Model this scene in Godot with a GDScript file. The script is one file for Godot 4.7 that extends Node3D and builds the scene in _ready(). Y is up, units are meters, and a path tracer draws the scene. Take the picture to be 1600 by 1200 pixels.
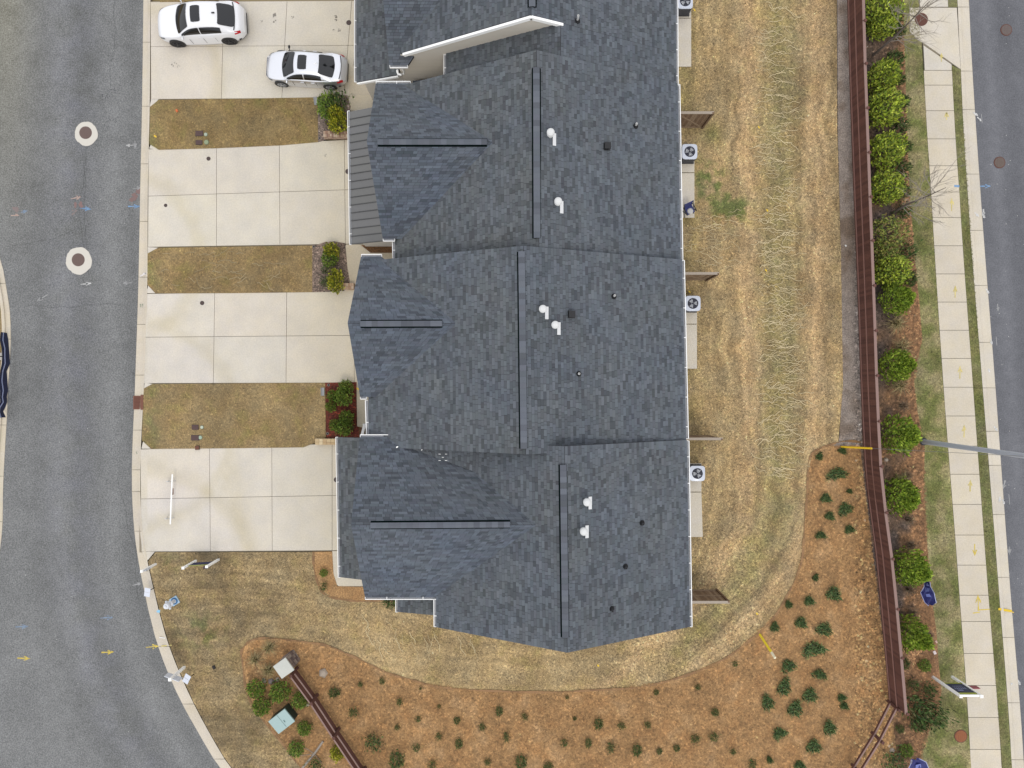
extends Node3D
# A row of townhouses seen straight down from 41 m. Survey points are given as (easting, northing) marks of the
# site plan, 1111 marks to one unit of distance per metre of depth; P() turns them into metres at a known height.

const EYE := 41.0
const F := 1111.0
const LOT := 0.12          # level of lawns, drives and beds above the road
const GAIN := 1.3          # how bright the overcast exposure draws a fully white surface

var rng := RandomNumberGenerator.new()
var lawn_img: Image
var bed_img: Image
var M := {}

const SKY_ENERGY := 1.2
const EXPOSURE := 1.37

func _ready() -> void:
	# camera: straight down, north at the top
	var cam := Camera3D.new()
	cam.name = "camera"
	cam.position = Vector3(0, EYE, 0)
	cam.rotation_degrees = Vector3(-90, 0, 0)
	cam.fov = 56.74
	cam.near = 0.5
	cam.far = 1000.0
	add_child(cam)
	cam.current = true
	# an even overcast sky
	var sky_m := ProceduralSkyMaterial.new()
	sky_m.sky_top_color = Color(0.88, 0.886, 0.908)
	sky_m.sky_horizon_color = Color(0.81, 0.82, 0.835)
	sky_m.sky_curve = 0.25
	sky_m.ground_bottom_color = Color(0.35, 0.33, 0.30)
	sky_m.ground_horizon_color = Color(0.62, 0.62, 0.62)
	sky_m.sun_angle_max = 1.0
	sky_m.energy_multiplier = SKY_ENERGY
	var sky := Sky.new()
	sky.sky_material = sky_m
	var env := Environment.new()
	env.background_mode = Environment.BG_SKY
	env.sky = sky
	env.ambient_light_source = Environment.AMBIENT_SOURCE_SKY
	env.tonemap_mode = Environment.TONE_MAPPER_LINEAR
	env.tonemap_exposure = EXPOSURE
	env.sdfgi_enabled = true
	env.ssao_enabled = true
	env.ssil_enabled = true
	var we := WorldEnvironment.new()
	we.name = "environment"
	we.environment = env
	add_child(we)
	# the sun, spread wide by the cloud, from the south and high
	var sun := DirectionalLight3D.new()
	sun.name = "sun"
	sun.light_energy = 0.22
	sun.light_color = Color(1.0, 0.97, 0.92)
	sun.light_angular_distance = 14.0
	sun.shadow_enabled = true
	sun.rotation_degrees = Vector3(-62, 14, 0)
	add_child(sun)

	rng.seed = 7
	make_materials()
	build_ground()
	rng.seed = 8
	build_marks()
	rng.seed = 9
	build_houses()
	rng.seed = 10
	build_fences()
	build_cars()
	build_small()
	build_plants()
	build_cover()

# ---------------------------------------------------------------- helpers
func P(px: float, py: float, h: float = 0.0) -> Vector3:
	var k := (EYE - h) / F
	return Vector3((px - 800.0) * k, h, (py - 600.0) * k)

func G(px: float, py: float, dy: float = 0.0) -> Vector3:
	return P(px, py, LOT + dy)

func V(x: float, h: float, z: float) -> Vector3:
	return Vector3(x, h, z)

func pp(a: Array) -> PackedVector2Array:
	var r := PackedVector2Array()
	for k in range(0, a.size(), 2):
		r.append(Vector2(a[k], a[k + 1]))
	return r

func flat(a: Array, h: float) -> PackedVector2Array:      # survey marks to metres in plan at height h
	var r := PackedVector2Array()
	for k in range(0, a.size(), 2):
		var q := P(a[k], a[k + 1], h)
		r.append(Vector2(q.x, q.z))
	return r

func uvof(p: Vector3) -> Vector2:
	return Vector2((p.x / 0.036796 + 900.0) / 1800.0, (p.z / 0.036796 + 675.0) / 1350.0)

# colour as seen under this sky, turned into the surface's own colour (linear)
func lin(r: float, g: float, b: float) -> Color:
	var c := Color(r / 255.0, g / 255.0, b / 255.0).srgb_to_linear()
	return Color(c.r / GAIN, c.g / GAIN, c.b / GAIN)

func scaled(c: Color, f: float) -> Color:
	return Color(c.r * f, c.g * f, c.b * f)

func mat(r: float, g: float, b: float, rough: float = 0.9, metal: float = 0.0) -> StandardMaterial3D:
	var m := StandardMaterial3D.new()
	m.albedo_color = lin(r, g, b).linear_to_srgb()
	m.roughness = rough
	m.metallic = metal
	return m

func vmat(rough: float = 0.9, two_sided: bool = false) -> StandardMaterial3D:   # colour comes from the vertices
	var m := StandardMaterial3D.new()
	m.vertex_color_use_as_albedo = true
	m.roughness = rough
	if two_sided:
		m.cull_mode = BaseMaterial3D.CULL_DISABLED
	return m

func texmat(img: Image, rough: float = 0.95) -> StandardMaterial3D:
	var m := StandardMaterial3D.new()
	m.albedo_color = Color(1.0 / GAIN, 1.0 / GAIN, 1.0 / GAIN).linear_to_srgb()
	m.albedo_texture = ImageTexture.create_from_image(img)
	m.roughness = rough
	m.vertex_color_use_as_albedo = true
	return m

class MB:
	var v := PackedVector3Array()
	var n := PackedVector3Array()
	var c := PackedColorArray()
	var u := PackedVector2Array()
	var i := PackedInt32Array()
	func put(p: Vector3, nn: Vector3, col: Color) -> int:
		v.append(p); n.append(nn); c.append(col)
		u.append(Vector2((p.x / 0.036796 + 900.0) / 1800.0, (p.z / 0.036796 + 675.0) / 1350.0))
		return v.size() - 1
	func quad(a: Vector3, b: Vector3, d: Vector3, e: Vector3, col: Color = Color.WHITE) -> void:   # counter-clockwise from outside
		var nn := (b - a).cross(e - a)
		if nn.length_squared() < 1e-14:
			nn = (d - a).cross(e - a)
		nn = nn.normalized()
		var k := put(a, nn, col)
		put(b, nn, col); put(d, nn, col); put(e, nn, col)
		i.append_array(PackedInt32Array([k, k + 2, k + 1, k, k + 3, k + 2]))
	func tri(a: Vector3, b: Vector3, d: Vector3, col: Color = Color.WHITE) -> void:
		var nn := (b - a).cross(d - a).normalized()
		var k := put(a, nn, col)
		put(b, nn, col); put(d, nn, col)
		i.append_array(PackedInt32Array([k, k + 2, k + 1]))
	func box(at: Vector3, s: Vector3, bs: Basis = Basis.IDENTITY, col: Color = Color.WHITE) -> void:
		var x := bs.x * s.x * 0.5
		var y := bs.y * s.y * 0.5
		var z := bs.z * s.z * 0.5
		quad(at + y - x + z, at + y + x + z, at + y + x - z, at + y - x - z, col)
		quad(at - y - x - z, at - y + x - z, at - y + x + z, at - y - x + z, col)
		quad(at - x - y + z, at + x - y + z, at + x + y + z, at - x + y + z, col)
		quad(at + x - y - z, at - x - y - z, at - x + y - z, at + x + y - z, col)
		quad(at + x - y + z, at + x - y - z, at + x + y - z, at + x + y + z, col)
		quad(at - x - y - z, at - x - y + z, at - x + y + z, at - x + y - z, col)
	func bar(a: Vector3, b: Vector3, w: float, h: float, col: Color = Color.WHITE) -> void:   # box from a to b, w across, h high
		var f := (b - a).normalized()
		var up := Vector3.UP
		if absf(f.y) > 0.97:
			up = Vector3.RIGHT
		var r := f.cross(up).normalized()
		box((a + b) * 0.5, Vector3(w, h, (b - a).length()), Basis(r, r.cross(f) * 1.0, -f), col)
	func grid(rows: Array, col: Color = Color.WHITE, flip: bool = false) -> void:    # smooth surface; rows of equal length
		var w: int = rows[0].size()
		var hh: int = rows.size()
		var base := v.size()
		for r in hh:
			for k in w:
				var p: Vector3 = rows[r][k]
				var px: Vector3 = rows[r][mini(k + 1, w - 1)] - rows[r][maxi(k - 1, 0)]
				var py: Vector3 = rows[mini(r + 1, hh - 1)][k] - rows[maxi(r - 1, 0)][k]
				var nn := px.cross(py)
				if nn.length_squared() < 1e-16:
					nn = Vector3.UP
				nn = nn.normalized()
				put(p, -nn if flip else nn, col)
		for r in hh - 1:
			for k in w - 1:
				var a := base + r * w + k
				if flip:
					i.append_array(PackedInt32Array([a, a + 1, a + w, a + 1, a + w + 1, a + w]))
				else:
					i.append_array(PackedInt32Array([a, a + w, a + 1, a + 1, a + w, a + w + 1]))
	func tube(pts: Array, rad: Array, sides: int = 8, col: Color = Color.WHITE, caps: bool = true) -> void:
		var rows := []
		for k in pts.size():
			var f: Vector3 = (pts[mini(k + 1, pts.size() - 1)] - pts[maxi(k - 1, 0)]).normalized()
			var up := Vector3.UP if absf(f.y) < 0.9 else Vector3.RIGHT
			var r := f.cross(up).normalized()
			var q := r.cross(f)
			var row := PackedVector3Array()
			for s in sides + 1:
				var an := TAU * s / sides
				row.append(pts[k] + (r * cos(an) + q * sin(an)) * rad[k])
			rows.append(row)
		grid(rows, col, true)
		if caps:
			for e in [0, pts.size() - 1]:
				var row: PackedVector3Array = rows[e]
				for s in sides:
					if e == 0:
						tri(pts[e], row[s], row[s + 1], col)
					else:
						tri(pts[e], row[s + 1], row[s], col)
	func lathe(at: Vector3, prof: Array, sides: int = 20, col: Color = Color.WHITE) -> void:   # profile of (radius, height), upwards
		var rows := []
		for p in prof:
			var row := PackedVector3Array()
			for s in sides + 1:
				var an := TAU * s / sides
				row.append(at + Vector3(cos(an) * p.x, p.y, sin(an) * p.x))
			rows.append(row)
		for r in rows.size() - 1:
			for s in sides:
				quad(rows[r][s + 1], rows[r][s], rows[r + 1][s], rows[r + 1][s + 1], col)
	func slab(pts: PackedVector2Array, y0: float, y1: float, col: Color = Color.WHITE, sides: bool = true) -> void:
		var ids := Geometry2D.triangulate_polygon(pts)
		for k in range(0, ids.size(), 3):
			var a := pts[ids[k]]
			var b := pts[ids[k + 1]]
			var d := pts[ids[k + 2]]
			if (b - a).cross(d - a) > 0.0:
				var s := b
				b = d
				d = s
			tri(Vector3(a.x, y1, a.y), Vector3(b.x, y1, b.y), Vector3(d.x, y1, d.y), col)
		if sides:
			var cw := Geometry2D.is_polygon_clockwise(pts)
			for k in pts.size():
				var a := pts[k]
				var b := pts[(k + 1) % pts.size()]
				if cw:
					quad(Vector3(a.x, y0, a.y), Vector3(b.x, y0, b.y), Vector3(b.x, y1, b.y), Vector3(a.x, y1, a.y), col)
				else:
					quad(Vector3(b.x, y0, b.y), Vector3(a.x, y0, a.y), Vector3(a.x, y1, a.y), Vector3(b.x, y1, b.y), col)
	func mesh(m: Material) -> ArrayMesh:
		var arr := []
		arr.resize(Mesh.ARRAY_MAX)
		arr[Mesh.ARRAY_VERTEX] = v
		arr[Mesh.ARRAY_NORMAL] = n
		arr[Mesh.ARRAY_COLOR] = c
		arr[Mesh.ARRAY_TEX_UV] = u
		arr[Mesh.ARRAY_INDEX] = i
		var am := ArrayMesh.new()
		am.add_surface_from_arrays(Mesh.PRIMITIVE_TRIANGLES, arr)
		am.surface_set_material(0, m)
		return am

var names := {}
func numbered(called: String, parent: Node) -> String:
	var key := str(parent.get_instance_id()) + called
	var k: int = names.get(key, 0)
	names[key] = k + 1
	return called if k == 0 else "%s_%03d" % [called, k]

func obj(called: String, mb: MB, m: Material, parent: Node = self) -> MeshInstance3D:
	return inst(called, mb.mesh(m), parent)

func inst(called: String, me: Mesh, parent: Node = self) -> MeshInstance3D:
	var o := MeshInstance3D.new()
	o.mesh = me
	o.name = numbered(called, parent)
	parent.add_child(o, true)
	return o

func thing(called: String, label: String, category: String, at: Vector3 = Vector3.ZERO, group: String = "") -> Node3D:
	var o := Node3D.new()
	o.name = numbered(called, self)
	add_child(o, true)
	o.position = at
	return tag(o, label, category, group)

func tag(o: Node3D, label: String, category: String, group: String = "") -> Node3D:
	o.set_meta("label", label)
	o.set_meta("category", category)
	if group:
		o.set_meta("group", group)
	return o

func dup(src: Node3D, label: String, at: Vector3, turn: float = 0.0, sc: Vector3 = Vector3.ONE) -> Node3D:
	var o: Node3D = src.duplicate()
	var base: String = String(src.name).split("_0")[0]
	o.name = numbered(base, self)
	add_child(o, true)
	o.position = at
	o.rotation.y = turn
	o.scale = sc
	o.set_meta("label", label)
	return o

func struct(called: String, mb: MB, m: Material) -> MeshInstance3D:
	var o := obj(called, mb, m)
	o.set_meta("kind", "structure")
	return o

func stuff(o: Node3D) -> Node3D:
	o.set_meta("kind", "stuff")
	return o

# ---------------------------------------------------------------- surfaces computed from noise
const TW := 1536
const TH := 1152

func noise_bytes(seed: int, freq: float, w: int = TW, h: int = TH) -> PackedByteArray:
	var f := FastNoiseLite.new()
	f.seed = seed
	f.frequency = freq
	f.noise_type = FastNoiseLite.TYPE_SIMPLEX_SMOOTH
	f.fractal_octaves = 3
	return f.get_image(w, h).get_data()

func bell(d: float, w: float) -> float:
	var q := d / w
	return exp(-q * q)

func strokes(img: Image, count: int, x0: int, y0: int, x1: int, y1: int, lo: float, hi: float, long: int, keep: PackedByteArray) -> void:
	for k in count:
		var x := rng.randf_range(x0, x1)
		var y := rng.randf_range(y0, y1)
		if keep.size() and keep[int(y) * TW + int(x)] == 0:
			continue
		var an := rng.randf() * TAU
		var dx := cos(an)
		var dy := sin(an)
		var f := rng.randf_range(lo, hi)
		var len := rng.randi_range(2, long)
		var turn := rng.randf_range(-0.25, 0.25)
		for s in len:
			var xi := clampi(int(x), 0, TW - 1)
			var yi := clampi(int(y), 0, TH - 1)
			var c := img.get_pixel(xi, yi)
			img.set_pixel(xi, yi, Color(minf(c.r * f, 1.0), minf(c.g * f, 1.0), minf(c.b * f, 1.0)))
			x += dx
			y += dy
			an += turn
			dx = cos(an)
			dy = sin(an)

func make_lawn() -> Image:
	var A := noise_bytes(11, 0.010)
	var B := noise_bytes(12, 0.045)
	var C := noise_bytes(13, 0.55)
	var E := noise_bytes(14, 0.022)
	var mow := FastNoiseLite.new()      # mower and wheel tracks, drawn out along the way the mower went
	mow.seed = 15
	mow.frequency = 0.07
	mow.fractal_octaves = 2
	var out := PackedByteArray()
	out.resize(TW * TH * 3)
	var k := 0
	var at := 0
	for ty in TH:
		var py := ty / 0.85333 - 75.0
		for tx in TW:
			var px := tx / 0.85333 - 100.0
			var a := A[k] / 255.0 - 0.5
			var b := B[k] / 255.0 - 0.5
			var c := C[k] / 255.0 - 0.5
			var e := E[k] / 255.0 - 0.5
			var r := 181.0
			var g := 157.0
			var bl := 115.0
			var green := 0.0
			var dark := 0.0
			if px > 1400.0:
				green = clampf(0.50 + e * 1.6 + b * 1.0, 0.0, 1.0)
				r = 166.0; g = 152.0; bl = 108.0
				if px > 1462.0 + py * 0.068:
					green = clampf(0.68 + e * 0.6 + b * 0.8, 0.0, 1.0)
					dark = 0.04
			elif px < 556.0 and py < 720.0:
				r = 152.0; g = 130.0; bl = 91.0
				if py > 350.0 and py < 480.0:
					r = 149.0; g = 126.0; bl = 86.0
				if py < 250.0:
					r = 143.0; g = 121.0; bl = 80.0
				green = clampf(-0.05 + e * 0.9 + b * 0.5, 0.0, 0.5)
				green += 0.5 * bell(px - 235.0, 14.0) * clampf(0.5 + b * 2.0, 0.0, 1.0)
			else:
				var low := (1.0 - smoothstep(1010.0, 1120.0, px)) * smoothstep(700.0, 720.0, py)
				var left := low * (1.0 - smoothstep(330.0, 620.0, px))
				var keep := 1.0 - low
				var lane := px + maxf(0.0, py - 740.0) * maxf(0.0, py - 740.0) * 0.0021 + 16.0 * a + 10.0 * e
				var streak := bell(lane - 1216.0, 30.0)
				green = clampf(0.34 * streak * keep + b * 0.4 + e * 0.5 * low - 0.02, 0.0, 0.6)
				r += 12.0 * bell(lane - 1168.0, 18.0) + 10.0 * bell(lane - 1276.0, 20.0)
				g += 8.0 * bell(lane - 1168.0, 18.0) + 6.0 * bell(lane - 1276.0, 20.0)
				bl += 8.0 * bell(lane - 1168.0, 18.0) + 6.0 * bell(lane - 1276.0, 20.0)
				dark = (0.13 * bell(lane - 1250.0, 8.0) + 0.08 * bell(lane - 1150.0, 8.0) + 0.10 * bell(lane - 1298.0, 9.0)) * clampf(0.7 + e * 2.0, 0.0, 1.2)
				green += keep * 0.35 * bell(px - 1066.0, 22.0) * clampf(0.5 + e * 2.0, 0.0, 1.0)
				dark = dark * keep + 0.13 * keep * mow.get_noise_2d(lane, py * 0.05) + 0.11 * low * mow.get_noise_2d(px * 0.06, py - 26.0 * cos((px - 860.0) * 0.006) + 8.0 * a) + left * (0.10 + clampf(a * 0.7, 0.0, 0.3))
				green += 2.2 * bell(px - 1140.0, 24.0) * bell(py - 326.0, 19.0) * clampf(0.65 + b * 2.5, 0.0, 1.0)
				green += 1.3 * bell(px - 1108.0, 24.0) * bell(py - 285.0, 30.0) * clampf(0.5 + b * 3.0, 0.0, 1.0)
				green += 0.6 * bell(px - 1112.0, 14.0) * bell(py - 208.0, 16.0)
				green += 0.75 * bell(px - 312.0, 30.0) * bell(py - 985.0, 26.0) * clampf(0.45 + b * 3.5, 0.0, 1.0)
				green += 0.4 * bell(px - 265.0, 20.0) * bell(py - 880.0, 16.0) * clampf(0.4 + b * 3.0, 0.0, 1.0)
				green += 0.35 * bell(px - 1240.0, 40.0) * bell(py - 1040.0, 30.0)
				r += 20.0 * bell(px - 1120.0, 9.0) * bell(py - 338.0, 9.0)
			green = clampf(green, 0.0, 1.0)
			r = lerpf(r, 98.0, green * 0.85); g = lerpf(g, 108.0, green * 0.85); bl = lerpf(bl, 56.0, green * 0.85)
			var f := 0.99 * (1.0 + a * 0.20 + b * 0.15 + c * 0.58) * (1.0 - dark)
			var warm := e * 9.0
			out[at] = clampi(int(r * f + warm), 0, 255)
			out[at + 1] = clampi(int(g * f), 0, 255)
			out[at + 2] = clampi(int(bl * f - warm), 0, 255)
			at += 3
			k += 1
	var img := Image.create_from_data(TW, TH, false, Image.FORMAT_RGB8, out)
	strokes(img, 170000, 900, 40, 1230, 1010, 0.86, 1.15, 3, PackedByteArray())
	strokes(img, 110000, 270, 780, 1100, 1110, 0.86, 1.15, 3, PackedByteArray())
	strokes(img, 50000, 270, 180, 580, 680, 0.86, 1.15, 3, PackedByteArray())
	strokes(img, 60000, 1270, 50, 1440, 1110, 0.86, 1.15, 3, PackedByteArray())
	return img

func make_beds() -> Image:
	var A := noise_bytes(21, 0.013)
	var B := noise_bytes(22, 0.07)
	var C := noise_bytes(23, 0.5)
	var E := noise_bytes(24, 0.028)
	var out := PackedByteArray()
	out.resize(TW * TH * 3)
	var k := -1
	for ty in TH:
		var py := ty / 0.85333 - 75.0
		for tx in TW:
			k += 1
			var px := tx / 0.85333 - 100.0
			if (px < 480.0 and py < 840.0) or (px > 630.0 and px < 1290.0 and py < 660.0) or px < 360.0 or px > 1500.0 or (px > 680.0 and px < 1150.0 and py < 980.0):
				continue
			var a := A[k] / 255.0 - 0.5
			var b := B[k] / 255.0 - 0.5
			var c := C[k] / 255.0 - 0.5
			var e := E[k] / 255.0 - 0.5
			var r := 186.0
			var g := 146.0
			var bl := 99.0
			var amp := 0.62
			if px < 630.0 and py < 720.0:
				if py < 240.0:
					r = 134.0; g = 118.0; bl = 108.0
				elif py < 470.0:
					r = 132.0; g = 114.0; bl = 102.0
				else:
					r = 108.0; g = 50.0; bl = 36.0
				if px > 560.0:
					r = 116.0; g = 84.0; bl = 54.0
				amp = 0.9
			elif px > 1290.0 and py < 695.0 and px < 1345.0:
				r = 162.0; g = 150.0; bl = 140.0
				var dk := clampf(0.08 + a * 1.4 + e * 1.2, 0.0, 0.5) + 0.4 * bell(py - 390.0, 60.0)
				r = lerpf(r, 108.0, dk); g = lerpf(g, 90.0, dk); bl = lerpf(bl, 74.0, dk)
				amp = 0.6
			elif px > 1343.0 + maxf(0.0, (py - 700.0) * 0.12):
				var edge := smoothstep(1384.0, 1412.0, px - maxf(0.0, (py - 600.0) * 0.05) + e * 40.0)
				var grey := clampf(0.75 + a * 1.5, 0.0, 1.0) * (1.0 - edge)
				if py > 1000.0:
					grey *= 0.2
				r = lerpf(164.0, 112.0, grey); g = lerpf(124.0, 98.0, grey); bl = lerpf(88.0, 90.0, grey)
				amp = 0.75
			else:
				var pale := clampf(e * 1.3 + a * 0.7 - 0.1, 0.0, 0.45)
				r = lerpf(r, 196.0, pale); g = lerpf(g, 164.0, pale); bl = lerpf(bl, 124.0, pale)
				var red := clampf(-e * 0.9 + b * 0.4, 0.0, 0.4)
				r = lerpf(r, 162.0, red); g = lerpf(g, 116.0, red); bl = lerpf(bl, 72.0, red)
			var f := 0.96 * (1.0 + a * 0.14 + b * 0.16 + c * amp)
			out[k * 3] = clampi(int(r * f), 0, 255)
			out[k * 3 + 1] = clampi(int(g * f), 0, 255)
			out[k * 3 + 2] = clampi(int(bl * f), 0, 255)
	var img := Image.create_from_data(TW, TH, false, Image.FORMAT_RGB8, out)
	strokes(img, 90000, 400, 900, 1330, 1130, 0.87, 1.14, 3, PackedByteArray())
	strokes(img, 16000, 1150, 640, 1270, 920, 0.87, 1.14, 3, PackedByteArray())
	strokes(img, 26000, 1225, 50, 1320, 1130, 0.65, 1.35, 4, PackedByteArray())
	strokes(img, 9000, 490, 170, 575, 680, 0.6, 1.45, 3, PackedByteArray())
	return img

func make_asphalt() -> Image:
	var A := noise_bytes(31, 0.008)
	var B := noise_bytes(32, 0.06)
	var C := noise_bytes(33, 0.55)
	var E := noise_bytes(34, 0.02)
	var out := PackedByteArray()
	out.resize(TW * TH * 3)
	var k := -1
	for ty in TH:
		var py := ty / 0.85333 - 75.0
		for tx in TW:
			k += 1
			var px := tx / 0.85333 - 100.0
			if px > 400.0 and px < 1480.0:
				continue
			var a := A[k] / 255.0 - 0.5
			var b := B[k] / 255.0 - 0.5
			var c := C[k] / 255.0 - 0.5
			var e := E[k] / 255.0 - 0.5
			var v := 0.0
			var blue := 0.0
			var warm := 0.0
			if px < 600.0:
				# tyre tracks, drawn out along the street and bending with it
				var s := px - maxf(0.0, py - 820.0) * maxf(0.0, py - 820.0) * 0.00085
				v = 124.0 - 10.0 * bell(s - 128.0, 22.0) + 4.0 * bell(s - 172.0, 10.0) - 9.0 * bell(s - 205.0, 14.0) - 6.0 * bell(s - 60.0, 18.0) + 3.0 * bell(s - 95.0, 12.0)
				blue = 0.5 + 7.0 * bell(s - 110.0, 40.0) * (0.3 + e)
				v -= 12.0 * clampf(1.0 - py / 420.0, 0.0, 1.0) * clampf(-e * 1.6, 0.0, 1.0)
				warm = 10.0 * bell(px, 50.0) * clampf(1.0 - py / 420.0, 0.0, 1.0)
				v *= 1.0 + a * 0.10 + e * 0.06 + b * 0.09 + c * 0.75
			else:
				var s2 := px - 1520.0 - py * 0.07
				v = 107.0 + 8.0 * bell(s2 - 20.0, 12.0) - 4.0 * bell(s2 - 48.0, 12.0)
				blue = 6.0
				v *= 1.0 + a * 0.10 + b * 0.10 + c * 0.4
			if C[k] < 18 and B[k] < 118:
				v *= 0.6
			out[k * 3] = clampi(int(v + warm), 0, 255)
			out[k * 3 + 1] = clampi(int(v + 1.0 + warm * 0.7), 0, 255)
			out[k * 3 + 2] = clampi(int(v + blue - warm * 0.5), 0, 255)
	var img := Image.create_from_data(TW, TH, false, Image.FORMAT_RGB8, out)
	# sealed cracks and seams that wander along the street
	for q in 7:
		var x: float = [200.0, 195.0, 236.0, 262.0, 110.0, 120.0, 240.0][q]
		var y: float = [250.0, 280.0, 60.0, 560.0, 390.0, 470.0, 700.0][q]
		var an: float = [1.57, 1.5, 1.6, 1.56, 0.1, 0.05, 1.5][q]
		for s in [200, 150, 120, 150, 70, 130, 170][q]:
			an += rng.randf_range(-0.2, 0.2)
			an = lerpf(an, [1.57, 1.55, 1.57, 1.57, -0.3, 0.05, 1.45][q], 0.2)
			x += cos(an); y += sin(an)
			var c0 := img.get_pixel(int(x), int(y))
			img.set_pixel(int(x), int(y), c0 * 0.86)
	return img

func make_concrete() -> Image:
	var A := noise_bytes(41, 0.012)
	var B := noise_bytes(42, 0.05)
	var C := noise_bytes(43, 0.5)
	var E := noise_bytes(44, 0.025)
	var out := PackedByteArray()
	out.resize(TW * TH * 3)
	var k := -1
	for ty in TH:
		var py := ty / 0.85333 - 75.0
		for tx in TW:
			k += 1
			var px := tx / 0.85333 - 100.0
			if (px > 650.0 and px < 1040.0) or (px > 1110.0 and px < 1400.0):
				continue
			var a := A[k] / 255.0 - 0.5
			var b := B[k] / 255.0 - 0.5
			var c := C[k] / 255.0 - 0.5
			var e := E[k] / 255.0 - 0.5
			var dirt := 0.0
			var pale := 0.0
			if px > 230.0 and px < 640.0:
				dirt = 0.55 * smoothstep(400.0, 545.0, px) + 0.35 * a + 0.2
				# where wheels turn in from the street: washed arcs with a brown rim
				for q in [[205.0, 660.0, 150.0], [205.0, 930.0, 190.0], [180.0, 400.0, 120.0], [240.0, 120.0, 90.0]]:
					var d: float = sqrt((px - q[0]) * (px - q[0]) + (py - q[1]) * (py - q[1])) + 14.0 * e - q[2]
					pale += 0.5 * smoothstep(6.0, -4.0, d) * smoothstep(-90.0, -20.0, d)
					dirt += 0.5 * bell(d - 12.0, 12.0)
				dirt += 0.5 * bell(px - 372.0 - 0.15 * (py - 780.0) - 20.0 * e, 16.0) * smoothstep(700.0, 740.0, py)
			else:
				dirt = 0.35 + a * 0.6 + b * 0.3
			dirt = clampf(dirt + b * 0.5, 0.0, 1.2)
			var t := 1.0 + a * 0.05 + b * 0.05 + c * 0.12 + e * 0.05
			t *= 1.0 - 0.055 * dirt + 0.025 * pale
			out[k * 3] = clampi(int(221.0 * t), 0, 255)
			out[k * 3 + 1] = clampi(int((214.0 - 3.0 * dirt) * t), 0, 255)
			out[k * 3 + 2] = clampi(int((202.0 - 13.0 * dirt + 4.0 * pale) * t), 0, 255)
	return Image.create_from_data(TW, TH, false, Image.FORMAT_RGB8, out)

func make_materials() -> void:
	lawn_img = make_lawn()
	bed_img = make_beds()
	M.lawn = texmat(lawn_img)
	M.bed = texmat(bed_img)
	M.asphalt = texmat(make_asphalt(), 0.9)
	M.concrete = texmat(make_concrete(), 0.85)
	M.joint = mat(150, 140, 122)
	M.shingle = vmat(0.88)
	M.paint = vmat(0.8)
	M.gutter = vmat(0.55)
	M.pitch = vmat(1.0)
	M.pitch.metallic_specular = 0.05
	M.white = StandardMaterial3D.new()
	M.white.albedo_color = Color(0.95, 0.95, 0.94)
	M.white.roughness = 0.55
	M.offwhite = mat(214, 214, 212, 0.6)
	M.siding = mat(222, 216, 205, 0.75)
	M.black = mat(20, 21, 24, 0.6)
	M.dark = mat(52, 53, 57, 0.75)
	M.steel = mat(120, 120, 119, 0.5, 0.0)
	M.seam = mat(72, 72, 72, 0.5)
	M.leaf = vmat(0.7, true)
	M.leaf.backlight = Color(0.25, 0.28, 0.05)
	M.bark = mat(128, 118, 106)
	M.fence = [mat(106, 69, 60, 0.85), mat(97, 62, 54, 0.85), mat(115, 76, 66, 0.85)]
	M.cap = mat(150, 122, 114, 0.8)
	M.board = [mat(140, 116, 92, 0.9), mat(124, 100, 78, 0.9), mat(152, 130, 106, 0.9)]
	M.rust = mat(104, 66, 54, 0.85)
	M.lid = mat(112, 92, 86, 0.7)
	M.rail = mat(118, 78, 66, 0.85)
	M.navy = mat(38, 44, 84, 0.7)
	M.chrome = mat(214, 220, 232, 0.35, 0.3)

# ---------------------------------------------------------------- the setting
func panel(parent: Node, called: String, a: Array, y0: float, y1: float, tint: float = 1.0, warm: float = 0.0) -> void:
	var mb := MB.new()
	mb.slab(flat(a, y1), y0, y1, Color(tint * (1.0 + warm), tint, tint * (1.0 - warm * 1.5)))
	obj(called, mb, M.concrete, parent)

# a quadrilateral drive poured in panels: corner marks, and the shares at which it is jointed across and along
func poured(parent: Node, q: Array, us: Array, vs: Array, called: String = "slab", gap: float = 0.32) -> void:
	for a in us.size() - 1:
		for b in vs.size() - 1:
			var pts := []
			for e in [[a, b], [a + 1, b], [a + 1, b + 1], [a, b + 1]]:
				var s: float = us[e[0]]
				var t: float = vs[e[1]]
				var top := Vector2(q[0], q[1]).lerp(Vector2(q[2], q[3]), s)
				var low := Vector2(q[6], q[7]).lerp(Vector2(q[4], q[5]), s)
				var p := top.lerp(low, t)
				p.x += gap if e[0] == a else -gap
				p.y += gap if e[1] == b else -gap
				pts.append_array([p.x, p.y])
			panel(parent, called, pts, 0.05, LOT + 0.012, rng.randf_range(0.965, 1.02), rng.randf_range(-0.01, 0.022))

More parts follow.
